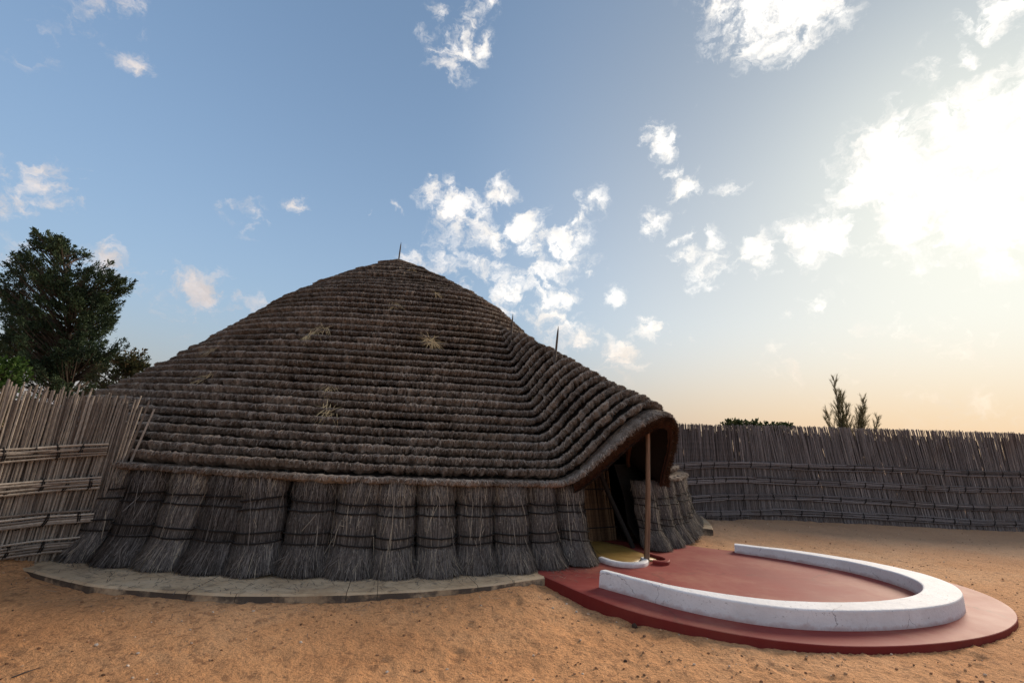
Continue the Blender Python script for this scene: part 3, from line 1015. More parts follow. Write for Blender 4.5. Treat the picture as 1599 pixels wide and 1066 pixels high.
    tn = np.clip(tone_ring[pick] + rng.normal(0.12, 0.27, cnt) + np.where(wild, 0.2, 0), 0.0, 1.0)
    mb.strips(root + nv * 0.004, dirv, unit(np.cross(dirv, nv)), ln, wd, bend, tn, rows=3, taper=(1.0, 0.8, 0.2))
    mb.build('thatch_row', THATCH, roof, smooth=False)

# peak tuft
mb = MB()
n = 420
a = rng.random(n) * 2 * np.pi
rt = np.stack([-0.16 + 0.05 * np.cos(a), 0.05 * np.sin(a), 5.72 + rng.random(n) * 0.05], -1)
dv = unit(np.stack([np.cos(a), np.sin(a), -rng.uniform(0.2, 0.9, n)], -1))
mb.strips(rt, dv, unit(np.cross(dv, [0, 0, 1.0])), rng.uniform(0.15, 0.38, n), 0.014, np.array([[0, 0, -0.05]]) * np.ones((n, 1)), rng.uniform(0.2, 0.7, n))
mb.grid(np.stack([np.stack([-0.16 + rr_ * np.cos(t_ := np.linspace(0, 2 * np.pi, 20, endpoint=False)), rr_ * np.sin(t_), np.full(20, zz_)], -1) for rr_, zz_ in ((0.32, 5.55), (0.2, 5.65), (0.1, 5.735), (0.005, 5.765))]), 0.35, closed_v=True, flip=True)
mb.build('peak_cap', THATCH, roof)

# --- inside of the hood: reed lining, rim fringe, hoop
li = MB()
rl = np.linspace(3.9, 6.74, 26)
SL_ = surf(rl)
SLn = np.stack([normals_of(SL_[i], SL_[i + 1] if i < 25 else SL_[i] + SL_[i] - SL_[i - 1]) for i in range(26)])
hi_ = np.arange(NHOOD)
DARKLIN = CORE
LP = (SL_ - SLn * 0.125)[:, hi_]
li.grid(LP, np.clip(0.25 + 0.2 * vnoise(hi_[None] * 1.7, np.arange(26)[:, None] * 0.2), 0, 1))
li.build('hood_lining', CORE, hut, smooth=True)  # near-black, not the rim's brown: hood shade painted into the lining

rim = MB()
Pr = surf(np.array([6.72, 6.74]))
nr_ = normals_of(Pr[0], Pr[1])[hi_]
dr_ = unit(Pr[1] - Pr[0])[hi_]
Prh = Pr[0][hi_]
prof = [(0.02, -0.04), (0.01, -0.015), (-0.01, -0.004), (-0.04, -0.006), (-0.08, -0.02), (-0.128, -0.07)]
lum = 0.02 * fbm(hi_ * 0.35, 3.3, 0.0, 3)
Rg = np.array([Prh + nr_ * (a_ + lum)[:, None] + dr_ * (b_ + lum)[:, None] for a_, b_ in prof])
rim.grid(Rg, np.broadcast_to(np.array([0.25, 0.3, 0.4, 0.45, 0.22, 0.05])[:, None], (6, NHOOD)).copy(), flip=True)
cnt = 3800
pk = rng.integers(0, NHOOD - 1, cnt)
fr = rng.random(cnt)[:, None]
lv = rng.uniform(-0.09, 0.015, cnt)
rt = Prh[pk] * (1 - fr) + Prh[pk + 1] * fr + nr_[pk] * lv[:, None] + dr_[pk] * rng.uniform(-0.02, 0.035, cnt)[:, None]
tv = unit(np.cross(nr_[pk], dr_[pk]))
dv = unit(dr_[pk] * 0.8 + tv * rng.normal(0, 0.3, cnt)[:, None] + nr_[pk] * rng.normal(-0.25, 0.35, cnt)[:, None])
rim.strips(rt, dv, unit(np.cross(dv, tv + 0.3 * nr_[pk])), rng.uniform(0.025, 0.06, cnt), rng.uniform(0.003, 0.007, cnt), None, np.clip(0.30 - lv * 2.0 + rng.normal(0, 0.2, cnt), 0, 1))
rim.build('hood_rim', LINING, hut)

hp = MB()
Hh = surf(np.array([6.25, 6.29]))
hn = normals_of(Hh[0], Hh[1])
hpts = (Hh[0] - hn * 0.20)[4:NHOOD - 4]
hp.tube(hpts, 0.032 + 0.004 * fbm(np.arange(len(hpts)) * 0.8, 0.0), 7, 0.55)
hp.build('hood_hoop', LINING, hut)

# --- inner reed wall behind the bundles (door gap left open) and an added dark sheet for the unlit doorway
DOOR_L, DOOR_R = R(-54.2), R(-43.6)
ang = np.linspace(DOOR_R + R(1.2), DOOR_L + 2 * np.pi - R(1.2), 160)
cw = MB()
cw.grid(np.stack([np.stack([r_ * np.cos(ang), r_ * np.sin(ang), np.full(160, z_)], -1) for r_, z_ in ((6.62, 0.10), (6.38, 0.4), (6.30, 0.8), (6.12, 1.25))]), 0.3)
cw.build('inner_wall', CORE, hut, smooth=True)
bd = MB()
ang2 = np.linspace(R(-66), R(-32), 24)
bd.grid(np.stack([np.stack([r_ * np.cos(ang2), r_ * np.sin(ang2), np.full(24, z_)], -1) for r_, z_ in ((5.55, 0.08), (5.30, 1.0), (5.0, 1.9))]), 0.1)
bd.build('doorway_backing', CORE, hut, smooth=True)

# --- grass bundles of the outer wall
def bundle_mesh(seed, end=0.0):
    r = np.random.default_rng(seed)
    mb = MB()
    zs = 0.87 * np.array([0.0, 0.08, 0.18, 0.27, 0.31, 0.38, 0.43, 0.52, 0.62, 0.68, 0.74, 0.78, 0.86, 0.95, 1.08])
    out = np.array([0.31, 0.275, 0.238, 0.205, 0.19, 0.165, 0.15, 0.13, 0.11, 0.095, 0.085, 0.08, 0.07, 0.05, 0.02])
    wid = np.array([0.236, 0.230, 0.214, 0.202, 0.197, 0.197, 0.198, 0.211, 0.212, 0.203, 0.198, 0.198, 0.206, 0.216, 0.224])
    dep = np.array([0.195, 0.20, 0.190, 0.170, 0.158, 0.160, 0.160, 0.180, 0.182, 0.168, 0.156, 0.156, 0.162, 0.170, 0.175])
    th = np.linspace(-0.62 * np.pi, 0.62 * np.pi, 26)

    def pt(z, t, grow=0.0):
        o, w, d = np.interp(z, zs, out), np.interp(z, zs, wid) + grow, np.interp(z, zs, dep) + grow
        return np.stack([w * np.sin(t), o - 0.10 + d * np.cos(t) + 0 * z, z + 0 * t], -1)
    Z, T = np.meshgrid(zs, th, indexing='ij')
    P = pt(Z, T, -0.012)
    P = P + (0.008 * vnoise(T * 24, Z * 3.0, seed))[..., None] * np.stack([np.sin(T), np.cos(T), 0 * T], -1)
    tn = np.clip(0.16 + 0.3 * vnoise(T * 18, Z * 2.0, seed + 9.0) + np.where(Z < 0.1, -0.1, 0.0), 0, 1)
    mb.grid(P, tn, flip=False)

    def stalks(n, z_hi, z_lo, splay, w, tone, flare=0.0, stick=0.012):
        t = r.uniform(-0.60, 0.60, n) * np.pi
        zt = 0.87 * r.uniform(z_hi[0], z_hi[1], n)
        zb = 0.87 * r.uniform(z_lo[0], z_lo[1], n)
        tb = t + r.normal(0, splay, n)
        top = pt(zt, t, r.uniform(-0.004, stick, n))
        midp = pt(0.5 * (zt + zb), 0.5 * (t + tb), r.uniform(0.0, stick, n))
        bot = pt(zb, tb, r.uniform(0.0, stick, n) + flare * np.abs(r.normal(0, 1, n)))
        rad = unit(np.stack([np.sin(t), np.cos(t), 0.2 + 0 * t], -1))
        side = unit(np.cross(unit(bot - top), rad))
        wv = (r.uniform(0.7, 1.3, n) * w)[:, None]
        V = np.stack([top - side * wv * 0.35, top + side * wv * 0.35, midp - side * wv * 0.5, midp + side * wv * 0.5, bot - side * wv * 0.32, bot + side * wv * 0.32], 1)
        b = np.arange(n) * 6
        F = np.concatenate([np.stack([b, b + 1, b + 3, b + 2], -1), np.stack([b + 2, b + 3, b + 5, b + 4], -1)])
        mb.add(V.reshape(-1, 3), np.repeat(np.clip(tone + r.normal(0, 0.2, n), 0, 1), 6), f4=F)
    stalks(620, (0.28, 0.335), (0.0, 0.05), 0.12, 0.0055, 0.50, 0.018, 0.020)
    stalks(120, (0.22, 0.31), (0.03, 0.16), 0.22, 0.0055, 0.66, 0.03, 0.03)
    stalks(560, (0.70, 0.80), (0.29, 0.36), 0.05, 0.005, 0.42)
    stalks(240, (0.66, 0.76), (0.46, 0.60), 0.06, 0.005, 0.58, 0.004, 0.018)
    stalks(360, (0.98, 1.10), (0.74, 0.82), 0.06, 0.005, 0.45, 0.0, 0.012)
    stalks(190, (0.98, 1.08), (0.80, 0.92), 0.14, 0.005, 0.72, 0.012, 0.03)
    stalks(14, (0.5, 1.0), (0.2, 0.6), 0.25, 0.006, 0.95, 0.02, 0.04)
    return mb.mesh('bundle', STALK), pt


def tie_mesh(pt, z, seed, gr):
    r = np.random.default_rng(seed)
    t = np.linspace(-0.62 * np.pi, 0.62 * np.pi, 18)
    zz = 0.87 * z + 0.010 * np.sin(t * 1.3 + seed) + r.normal(0, 0.0015, 18)
    mb = MB()
    mb.tube(pt(zz, t, gr), 0.0088, 5, 0.3, cap=False)
    return mb.mesh('tie_cord', ROPE)


BUN = []
for k in range(12):
    me, pt = bundle_mesh(100 + k)
    ties = [tie_mesh(pt, z, 10 * k + j, (0.020, 0.034, 0.026, 0.018)[j]) for j, z in enumerate((0.315 + 0.012 * (k % 3), 0.425 + 0.01 * (k % 2), 0.685 - 0.008 * (k % 3), 0.785))]
    BUN.append((me, ties))
NB = 92
step = (2 * np.pi - (DOOR_R - DOOR_L)) / NB
brng = np.random.default_rng(77)
for k in range(NB):
    phi = DOOR_L - step * (k + 0.5)
    me, ties = BUN[int(brng.integers(0, 12))]
    o = link(me, 'wall_bundle', hut)
    jr = brng.normal(0, 0.014)
    o.location = ((6.58 + jr) * math.cos(phi), (6.58 + jr) * math.sin(phi), APRON_Z - 0.004)
    o.rotation_euler = (brng.normal(0, 0.012), brng.normal(0, 0.035), phi - math.pi / 2 + brng.normal(0, 0.03))
    o.scale = (brng.uniform(0.95, 1.08) * step * 6.5 / 0.415, brng.uniform(0.94, 1.08), brng.uniform(0.97, 1.01))
    for tmesh in ties:
        link(tmesh, 'tie_cord', o)

# --- reed screen standing in the doorway
SCR_D = 6.0
screen = bpy.data.objects.new('door_screen', None)
COL.objects.link(screen)
screen.parent = hut
rmesh = []
for k in range(5):
    mb = MB()
    zz = np.linspace(0, 1.45, 7)
    mb.tube(np.stack([0.004 * vnoise(zz * 3, k, 0), -zz * 0.20, zz], -1), 0.0105 + 0.001 * np.sin(zz * 14), 6, 0.2 + 0.15 * k)
    rmesh.append(mb.mesh('reed', DOOR_REED))
for j in range(58):
    s_ = -0.86 + j * 0.0262
    o = link(rmesh[int(rng.integers(0, 5))], 'reed', screen)
    dd = SCR_D + 0.16 * s_
    o.location = (dd * HAX[0] + s_ * HNX[0], dd * HAX[1] + s_ * HNX[1], APRON_Z + 0.01)
    o.rotation_euler = (0, rng.normal(0, 0.012), HA - math.pi / 2 + 0.0)
for zt in (0.20, 0.46, 0.74, 1.02):
    mb = MB()
    ss = np.linspace(-0.87, 0.67, 30)
    dd = SCR_D + 0.16 * ss - zt * 0.20 + 0.016
    mb.tube(np.stack([dd * HAX[0] + ss * HNX[0], dd * HAX[1] + ss * HNX[1], APRON_Z + zt + 0.006 * vnoise(ss * 6, zt)], -1), 0.009, 5, 0.3)
    mb.build('tie_cord', ROPE, screen)
# dark slanting pole standing in for the shaded gap right of the screen
mb = MB()
mb.tube(np.array([[6.55 * HAX[0] + 0.42 * HNX[0], 6.55 * HAX[1] + 0.42 * HNX[1], APRON_Z], [6.2 * HAX[0] + 0.30 * HNX[0], 6.2 * HAX[1] + 0.30 * HNX[1], 0.8], [5.9 * HAX[0] + 0.18 * HNX[0], 5.9 * HAX[1] + 0.18 * HNX[1], 1.5]]), 0.035, 8, 0.3)
mb.build('door_gap_shade', CORE, hut, smooth=True)

# --- post under the hood
mb = MB()
zz = np.linspace(0, 1.64, 14)
mb.tube(np.stack([1.862 - CX + 0.010 * np.sin(zz * 2.1) + 0.004 * vnoise(zz * 4, 2.0), 6.63 - CY + 0.008 * np.sin(zz * 1.4 + 1), APRON_Z - 0.01 + zz], -1), 0.035 - 0.006 * zz / 1.6 + 0.003 * vnoise(zz * 5, 1.0), 12, 0.5)
mb.build('door_post', POST, hut, smooth=True)

# --- wooden spikes standing out of the thatch
def spike(p, q, label):
    mb = MB()
    p, q = np.array(p, float) - [CX, CY, 0], np.array(q, float) - [CX, CY, 0]
    t_ = np.linspace(-0.3, 1, 9)[:, None]
    pts = p + (q - p) * t_
    rad = np.interp(t_[:, 0], [-0.3, 0.6, 0.9, 1.0], [0.017, 0.019, 0.012, 0.002])
    mb.tube(pts, rad, 7, 0.5)
    mb.build('roof_spike', SPIKE, hut, smooth=True, label=label)


spike((CX - 0.17, CY, 5.70), (CX - 0.155, CY, 6.26), 'dark wooden spike on the peak of the roof')
spike((-0.02, 9.28, 3.22), (-0.015, 9.25, 3.88), 'wooden spike in the thatch valley beside the hood')
spike((0.73, 8.10, 2.88), (0.755, 8.06, 3.42), 'wooden spike on the ridge of the hood')

# --- loose pale straw caught on the roof
def tuft(phi, r, n, spread, ln, tone):
    rr_ = np.array([r, r + 0.05])
    ph = R(phi)
    P_ = np.stack([rr_ * np.cos(ph), rr_ * np.sin(ph), dome_z(rr_, np.full(2, ph))], -1)
    dn = unit(P_[1] - P_[0])
    tv = np.array([-math.sin(ph), math.cos(ph), 0])
    nv = np.cross(tv, dn)
    nv = nv if nv[2] > 0 else -nv
    a_ = rng.normal(0, spread, n)
    root = P_[0] + nv * 0.07 + tv * rng.normal(0, 0.035, n)[:, None] + dn * rng.normal(0, 0.05, n)[:, None]
    sgn = np.where(rng.random(n) < 0.25, -1.0, 1.0)
    dv = unit(dn * (np.cos(a_) * sgn)[:, None] + tv * np.sin(a_)[:, None] + nv * rng.uniform(0.0, 0.4, n)[:, None])
    mb = MB()
    mb.strips(root, dv, unit(np.cross(dv, nv)), rng.uniform(0.5, 1.0, n) * ln, rng.uniform(0.006, 0.012, n), -nv * 0.06, np.clip(rng.normal(tone, 0.2, n), 0, 1))
    mb.build('straw_tuft', PALE, hut)


for args in ((-97.0, 3.95, 26, 0.25, 0.34, 0.9), (-94.5, 3.8, 12, 0.5, 0.40, 0.6), (-68.5, 3.95, 60, 0.9, 0.30, 0.55), (-84.8, 5.55, 14, 0.35, 0.30, 0.7), (-84.2, 5.62, 10, 0.8, 0.24, 0.5),
             (-79.0, 3.05, 22, 0.9, 0.25, 0.6), (-118.0, 4.35, 20, 0.5, 0.45, 0.35), (-86.0, 5.1, 18, 0.9, 0.24, 0.3), (-62.0, 2.6, 16, 0.9, 0.2, 0.5), (-70.0, 1.3, 16, 0.9, 0.2, 0.7), (-108.0, 5.0, 14, 0.5, 0.28, 0.4), (-50.0, 5.0, 8, 0.6, 0.2, 0.8)):
    tuft(*args)


# ================================================================== REED FENCES
def path_fn(P):
    P = smooth_poly(resample(P, 200), 12)
    L = np.r_[0, np.cumsum(np.linalg.norm(np.diff(P[:, :2], axis=0), axis=1))]

    def at(s):
        return np.stack([np.interp(s, L, P[:, k]) for k in range(P.shape[1])], -1)

    def tan(s):
        a = at(np.asarray(s) + 0.05)[..., :2] - at(np.asarray(s) - 0.05)[..., :2]
        return unit(a)
    return at, tan, L[-1]


def reed_fence(label, path, front, spacing, rad, mat, lean_fn, bands, band_t, stick_len, tie_gap, n_parts, seed, hvar=0.04, band_n=5, wav=0.07, top_fn=None):
    """path columns: x, y, height; front = side (+1/-1) of the path that faces the yard"""
    r = np.random.default_rng(seed)
    at, tan, L = path_fn(path)
    p0 = at(0.0)
    root = thing('reed_fence', label, 'fence', (p0[0], p0[1], 0.0))
    O = np.array([p0[0], p0[1], 0.0])
    # unit reeds, 1 m tall, stretched for each copy
    units = []
    for k in range(10):
        mb = MB()
        zz = np.linspace(0, 1, 6)
        pts = np.stack([0.010 * vnoise(zz * 2.5, k * 3.1, 0), 0.010 * vnoise(zz * 2.5, k * 5.7, 2), zz], -1)
        rd = rad * (1.05 - 0.28 * zz) * (1 + 0.10 * np.sin(zz * 23 + k))
        mb.tube(pts, rd, 5, np.clip(0.42 + 0.10 * (k % 4) - 0.10 + 0.16 * vnoise(zz * 9, k, 5).repeat(5), 0, 1) if False else 0.34 + 0.06 * (k % 6))
        units.append(mb)
    meshes = [u.mesh('reed', mat) for u in units]
    ss, layer = [], []
    s_ = 0.0
    while s_ < L:
        s_ += spacing * r.uniform(0.55, 1.45)
        ss.append(s_)
        layer.append(int(r.random() < 0.5))
    ss = np.array(ss)
    P = at(ss)
    T = tan(ss)
    Nf = np.stack([-T[:, 1], T[:, 0]], -1) * front
    H = P[:, 2] * (1 + np.clip(r.normal(0, hvar, len(ss)), -0.14, 0.10))
    if top_fn is not None:
        H = H * top_fn(ss, L)
    off = np.where(np.array(layer) == 1, 0.010, -0.012) + r.normal(0, 0.004, len(ss))
    lean = lean_fn(ss, L) + r.normal(0, R(1.7), len(ss)) + np.where(r.random(len(ss)) < 0.06, r.normal(0, R(5), len(ss)), 0)
    tilt = r.normal(0, R(0.35), len(ss))
    base = np.c_[P[:, :2] + Nf * off[:, None], np.zeros(len(ss))]
    base[:, 2] = -0.06
    D_ = unit(np.c_[T * np.tan(lean)[:, None] + Nf * np.tan(tilt)[:, None], np.ones(len(ss))])
    dist = np.hypot(base[:, 0], base[:, 1])
    az = np.degrees(np.arctan2(base[:, 0], base[:, 1]))
    shown = np.where((az > -50) & (az < 52), 0, 100) + dist
    order = np.argsort(shown)
    part = set(order[:n_parts].tolist())
    rest = MB()
    for i in range(len(ss)):
        k = int(r.integers(0, 10))
        length = (H[i] + 0.06) / D_[i][2]
        q = Vector((0, 0, 1)).rotation_difference(Vector(D_[i]))
        M = Matrix.Translation(Vector(base[i] - O)) @ q.to_matrix().to_4x4() @ Matrix.Rotation(r.uniform(0, 6.28), 4, 'Z') @ Matrix.Diagonal((r.uniform(0.75, 1.2),) * 2 + (length, 1))
        if i in part:
            o = link(meshes[k], 'reed', root)
            o.matrix_local = M
        else:
            v = np.concatenate(units[k].v)
            A = np.array(M)
            w = v @ A[:3, :3].T + A[:3, 3]
            f4 = np.concatenate(units[k].f4)
            f3 = np.concatenate(units[k].f3)
            rest.add(w, np.concatenate(units[k].t) + r.normal(0, 0.14), f3=f3, f4=f4)
    if rest.n:
        rest.build('reeds', mat, root, kind='stuff')
    # dark infill of thin broken reeds that closes the gaps low down
    fill = MB()
    nf = int(L / spacing * 2.2)
    sf = r.uniform(0, L, nf)
    Pf, Tf = at(sf), tan(sf)
    Nff = np.stack([-Tf[:, 1], Tf[:, 0]], -1) * front
    bf = np.c_[Pf[:, :2] - Nff * r.uniform(0.02, 0.045, nf)[:, None], np.full(nf, -0.05)]
    lf = lean_fn(sf, L) + r.normal(0, R(4), nf)
    df = unit(np.c_[Tf * np.tan(lf)[:, None], np.ones(nf)])
    fill.strips(bf, df, np.c_[Tf, np.zeros(nf)], Pf[:, 2] * (0.985 - 0.10 * r.random(nf) ** 2), rad * 2.6, None, np.clip(r.normal(0.28, 0.12, nf), 0, 1), taper=(1, 1, 0.7))
    v0 = fill.v[0] - O
    fill.v[0] = v0
    fill.build('broken_reeds', mat, root, kind='stuff')
    # horizontal rails: sticks laid along the fence, tied on
    for bi, frac in enumerate(bands):
        sb = 0.0
        for lane in range(band_n):
            sb = -r.uniform(0, stick_len)
            while sb < L:
                e = sb + stick_len * r.uniform(0.8, 1.25)
                a_, b_ = max(sb, 0.02), min(e, L - 0.02)
                sb = e - r.uniform(-0.02, 0.12)
                if b_ - a_ < 0.25:
                    continue
                q = np.linspace(a_, b_, max(4, int((b_ - a_) / 0.3)))
                Pq, Tq = at(q), tan(q)
                Nq = np.stack([-Tq[:, 1], Tq[:, 0]], -1) * front
                zc = Pq[:, 2] * frac + (lane - (band_n - 1) / 2) * band_t / band_n + 0.010 * vnoise(q * 0.8 + lane * 9, bi * 3.0) * 2 + np.linspace(r.normal(0, 0.005), r.normal(0, 0.005), len(q)) + wav * vnoise(q * 0.45, bi * 7.0)
                ofs = 0.042 + rad + 0.004 * r.random()
                pts = np.c_[Pq[:, :2] + Nq * ofs, zc] - O
                mb = MB()
                rs_ = band_t / band_n * 0.5 * r.uniform(0.80, 1.08)
                mb.tube(pts, np.linspace(rs_, rs_ * 0.8, len(q)), 5, float(np.clip(r.normal(0.5, 0.12), 0, 1)))
                mb.build('rail_stick', mat, root)
        # cords
        mb = MB()
        th = np.linspace(0, 2 * np.pi, 13)
        hh = band_t * 0.47
        mb.tube(np.stack([0.006 * np.sin(th * 2 + 0.6) + 0.016 * np.sin(th), (rad + 0.013) * np.cos(th), hh * 1.08 * np.sin(th)], -1), rad * 0.75, 5, 0.2, cap=False)
        mb.tube(np.stack([0.013 + 0.008 * np.sin(th * 2 + 2.0), (rad + 0.012) * np.cos(th), hh * np.sin(th)], -1), rad * 0.6, 5, 0.3, cap=False)
        tm = mb.mesh('tie_cord', ROPE)
        sq = r.uniform(0, tie_gap)
        while sq < L:
            p_, t_ = at(sq), tan(sq)
            n_ = np.array([-t_[1], t_[0]]) * front
            o = link(tm, 'tie_cord', root)
            zz_ = p_[2] * frac + wav * vnoise(sq * 0.45, bi * 7.0)
            o.location = (p_[0] + n_[0] * (0.040 + rad) - O[0], p_[1] + n_[1] * (0.040 + rad) - O[1], float(zz_))
            o.rotation_euler = (0, r.normal(0, 0.18), math.atan2(t_[1], t_[0]))
            sq += tie_gap * r.uniform(0.75, 1.3)
    return root


# left fence runs towards the viewer's left, its reeds fanning out at the hut end
reed_fence('pale grey reed fence with tied stick rails on the left, running into the hut',
           np.array([(-4.95, -1.5, 1.72), (-4.86, 2.0, 1.72), (-4.76, 4.0, 1.72), (-4.71, 4.65, 1.73), (-4.60, 5.0, 1.75), (-4.42, 5.22, 1.80), (-4.16, 5.40, 1.84)]), -1, 0.0092, 0.0098, REED,
           lambda s, L: R(2.0) + R(3) * sstep(L - 1.2, L, s), (0.655, 0.476, 0.292, 0.150), 0.135, 2.2, 0.22, 300, 11, 0.020, wav=0.02, top_fn=lambda s, L: np.interp(s, [0, L - 1.1, L - 0.3, L], [1.04, 1.04, 0.965, 0.91]))
# right fence sweeps from behind the hut to the right
reed_fence('long dark grey reed fence sweeping from behind the hut across the right side',
           np.array([(3.3, 10.6, 2.0), (4.07, 11.09, 2.06), (5.1, 11.75, 2.10), (6.3, 12.22, 2.17), (7.97, 12.46, 2.24), (9.6, 12.58, 2.29), (10.98, 12.60, 2.33), (13.0, 12.9, 2.40), (17.0, 14.2, 2.50), (22.0, 16.5, 2.6)]), -1, 0.0095, 0.0088, REED_FAR,
           lambda s, L: R(-3.0) + R(14) * vnoise(s * 0.42, 4.0) - R(4) * sstep(2, 5, s), (0.585, 0.415, 0.235, 0.085), 0.15, 3.0, 0.55, 300, 12, 0.007)


# ================================================================== TREES AND PLANTS
def in_poly(x, y, poly):
    return poly_dist(x, y, poly) < 0


def grow_tree(name, label, cat, base, trunk, targets, leafmat, per, leaf_len, leaf_w, spread, droop, seed, tr=0.10, twig_up=0.4, group=None, tone_c=0.5):
    """trunk: polyline (world); targets: (n,3) spots that carry a spray of leaves"""
    r = np.random.default_rng(seed)
    root = thing(name, label, cat, base, group)
    O = np.array(base, float)
    trunk = np.asarray(trunk, float)
    tb = MB()
    tt = resample(trunk, 24)
    tb.tube(tt - O, np.linspace(tr, tr * 0.18, 24) * (1 + 0.1 * vnoise(np.arange(24) * 0.9, seed)), 8)
    tb.build('trunk', BARK, root, smooth=True)
    br = MB()
    lf = MB()
    dirs = []
    for p in targets:
        h = p[2] - 0.65 * np.hypot(p[0] - trunk[:, 0].mean(), p[1] - trunk[:, 1].mean()) * (1 - droop)
        i = int(np.argmin(abs(tt[:, 2] - h)))
        a = tt[min(i, 22)]
        mid = 0.5 * (a + p) + np.array([0, 0, 0.10 * np.linalg.norm(p - a) * (1 if droop > 0.5 else -1)]) + r.normal(0, 0.05, 3)
        q = np.linspace(0, 1, 6)[:, None]
        pts = (1 - q) ** 2 * a + 2 * q * (1 - q) * mid + q * q * p
        br.tube(pts - O, np.linspace(tr * 0.22, 0.006, 6), 4, cap=False)
        dirs.append(unit(pts[-1] - pts[-2]))
    br.build('branches', BARK, root, kind='stuff')
    T = np.asarray(targets)
    Dv = unit(np.array(dirs) + np.array([0, 0, twig_up]))
    n = len(T) * per
    c = np.repeat(T, per, 0)
    d = np.repeat(Dv, per, 0)
    along = r.uniform(-1.0, 1.0, n)[:, None]
    pos = c + d * along * spread + r.normal(0, 1, (n, 3)) * spread * (0.32 * (1.25 - along))
    ld = unit(d * 0.9 + r.normal(0, 0.6, (n, 3)))
    sd = unit(np.cross(ld, r.normal(0, 1, (n, 3))))
    tn = np.clip(np.repeat(r.normal(tone_c, 0.18, len(T)), per) + r.normal(0, 0.15, n), 0, 1)
    lf.strips(pos - O, ld, sd, r.uniform(0.6, 1.3, n) * leaf_len, r.uniform(0.7, 1.3, n) * leaf_w, None, tn, rows=3, taper=(0.45, 1.0, 0.25))
    lf.build('crown', leafmat, root)
    return root


TREE = np.array([(-13.63, 6.69), (-14.06, 6.5), (-14.09, 6.06), (-14.38, 5.84), (-14.55, 5.63), (-14.53, 5.24), (-14.85, 5.11), (-14.88, 4.68), (-14.52, 4.28), (-14.52, 3.85), (-14.2, 3.59), (-14.37, 3.11), (-14.13, 2.58), (-13.67, 2.16), (-12.27, 1.53), (-10.95, 1.62),
                 (-11.06, 2.32), (-11.26, 2.9), (-11.0, 3.72), (-11.32, 3.62), (-11.75, 3.50), (-11.57, 4.13), (-11.46, 4.28), (-11.4, 4.71), (-11.7, 4.85), (-11.08, 5.25), (-11.42, 5.50), (-11.96, 5.55), (-11.83, 6.08), (-12.14, 6.38), (-12.55, 6.52), (-13.21, 6.40)])
r3 = np.random.default_rng(40)
pts = []
while len(pts) < 960:
    x, z = r3.uniform(-15, -10.9), r3.uniform(1.5, 6.75)
    dd = float(poly_dist(np.array([x]), np.array([z]), TREE)[0])
    if dd > -0.09:
        continue
    if vnoise(x * 2.6, z * 2.6, 3.0) < -0.12:
        continue
    half = min(1.5, 0.35 + 1.1 * min(-dd, 1.0))
    y = 14.0 + r3.uniform(-1, 1) * half
    pts.append((x * y / 14.0 * 0.15 + x * 0.85, y, z))
grow_tree('conifer_tree', 'tall dark conifer with ragged crown behind the left reed fence', 'tree', (-11.9, 14.0, 0.0), [(-11.9, 14, 0), (-12.2, 14, 1.8), (-12.7, 14.02, 4.0), (-13.1, 14, 5.4), (-13.55, 14, 6.45)], pts, CONIFER, 84, 0.070, 0.024, 0.120, 0.0, 41, 0.10, 0.25)


def blob_targets(n, boxes, seed):
    r = np.random.default_rng(seed)
    o = []
    for (cx_, cy_, cz_, rx, ry, rz, k) in boxes:
        q = unit(r.normal(0, 1, (k, 3))) * (r.random((k, 1)) ** 0.45)
        o.append(np.array([cx_, cy_, cz_]) + q * np.array([rx, ry, rz]))
    return np.concatenate(o)


grow_tree('small_tree', 'small russet and green tree between the conifer and the hut roof', 'tree', (-9.35, 12.0, 0.0), [(-9.35, 12, 0), (-9.45, 12, 1.2), (-9.3, 12, 2.1), (-9.15, 12, 2.8)],
          blob_targets(0, [(-9.12, 12, 2.72, 0.33, 0.4, 0.33, 60), (-9.55, 12.1, 2.35, 0.5, 0.5, 0.45, 50), (-9.5, 12, 1.8, 0.7, 0.6, 0.35, 50), (-8.92, 12, 2.45, 0.12, 0.2, 0.3, 16)], 51), RUSSET, 34, 0.06, 0.032, 0.10, 0.3, 52, 0.045, 0.1)
grow_tree('leafy_bush', 'bright green leafy bush showing over the far left of the fence', 'bush', (-11.1, 11.0, 0.0), [(-11.1, 11, 0), (-11.1, 11, 1.0), (-11.15, 11, 2.0), (-11.1, 11, 2.45)],
          blob_targets(0, [(-11.25, 11, 2.25, 0.55, 0.5, 0.35, 60), (-11.1, 11, 1.5, 0.8, 0.6, 0.6, 60)], 53), GREEN, 36, 0.075, 0.045, 0.12, 0.3, 54, 0.04, 0.2)

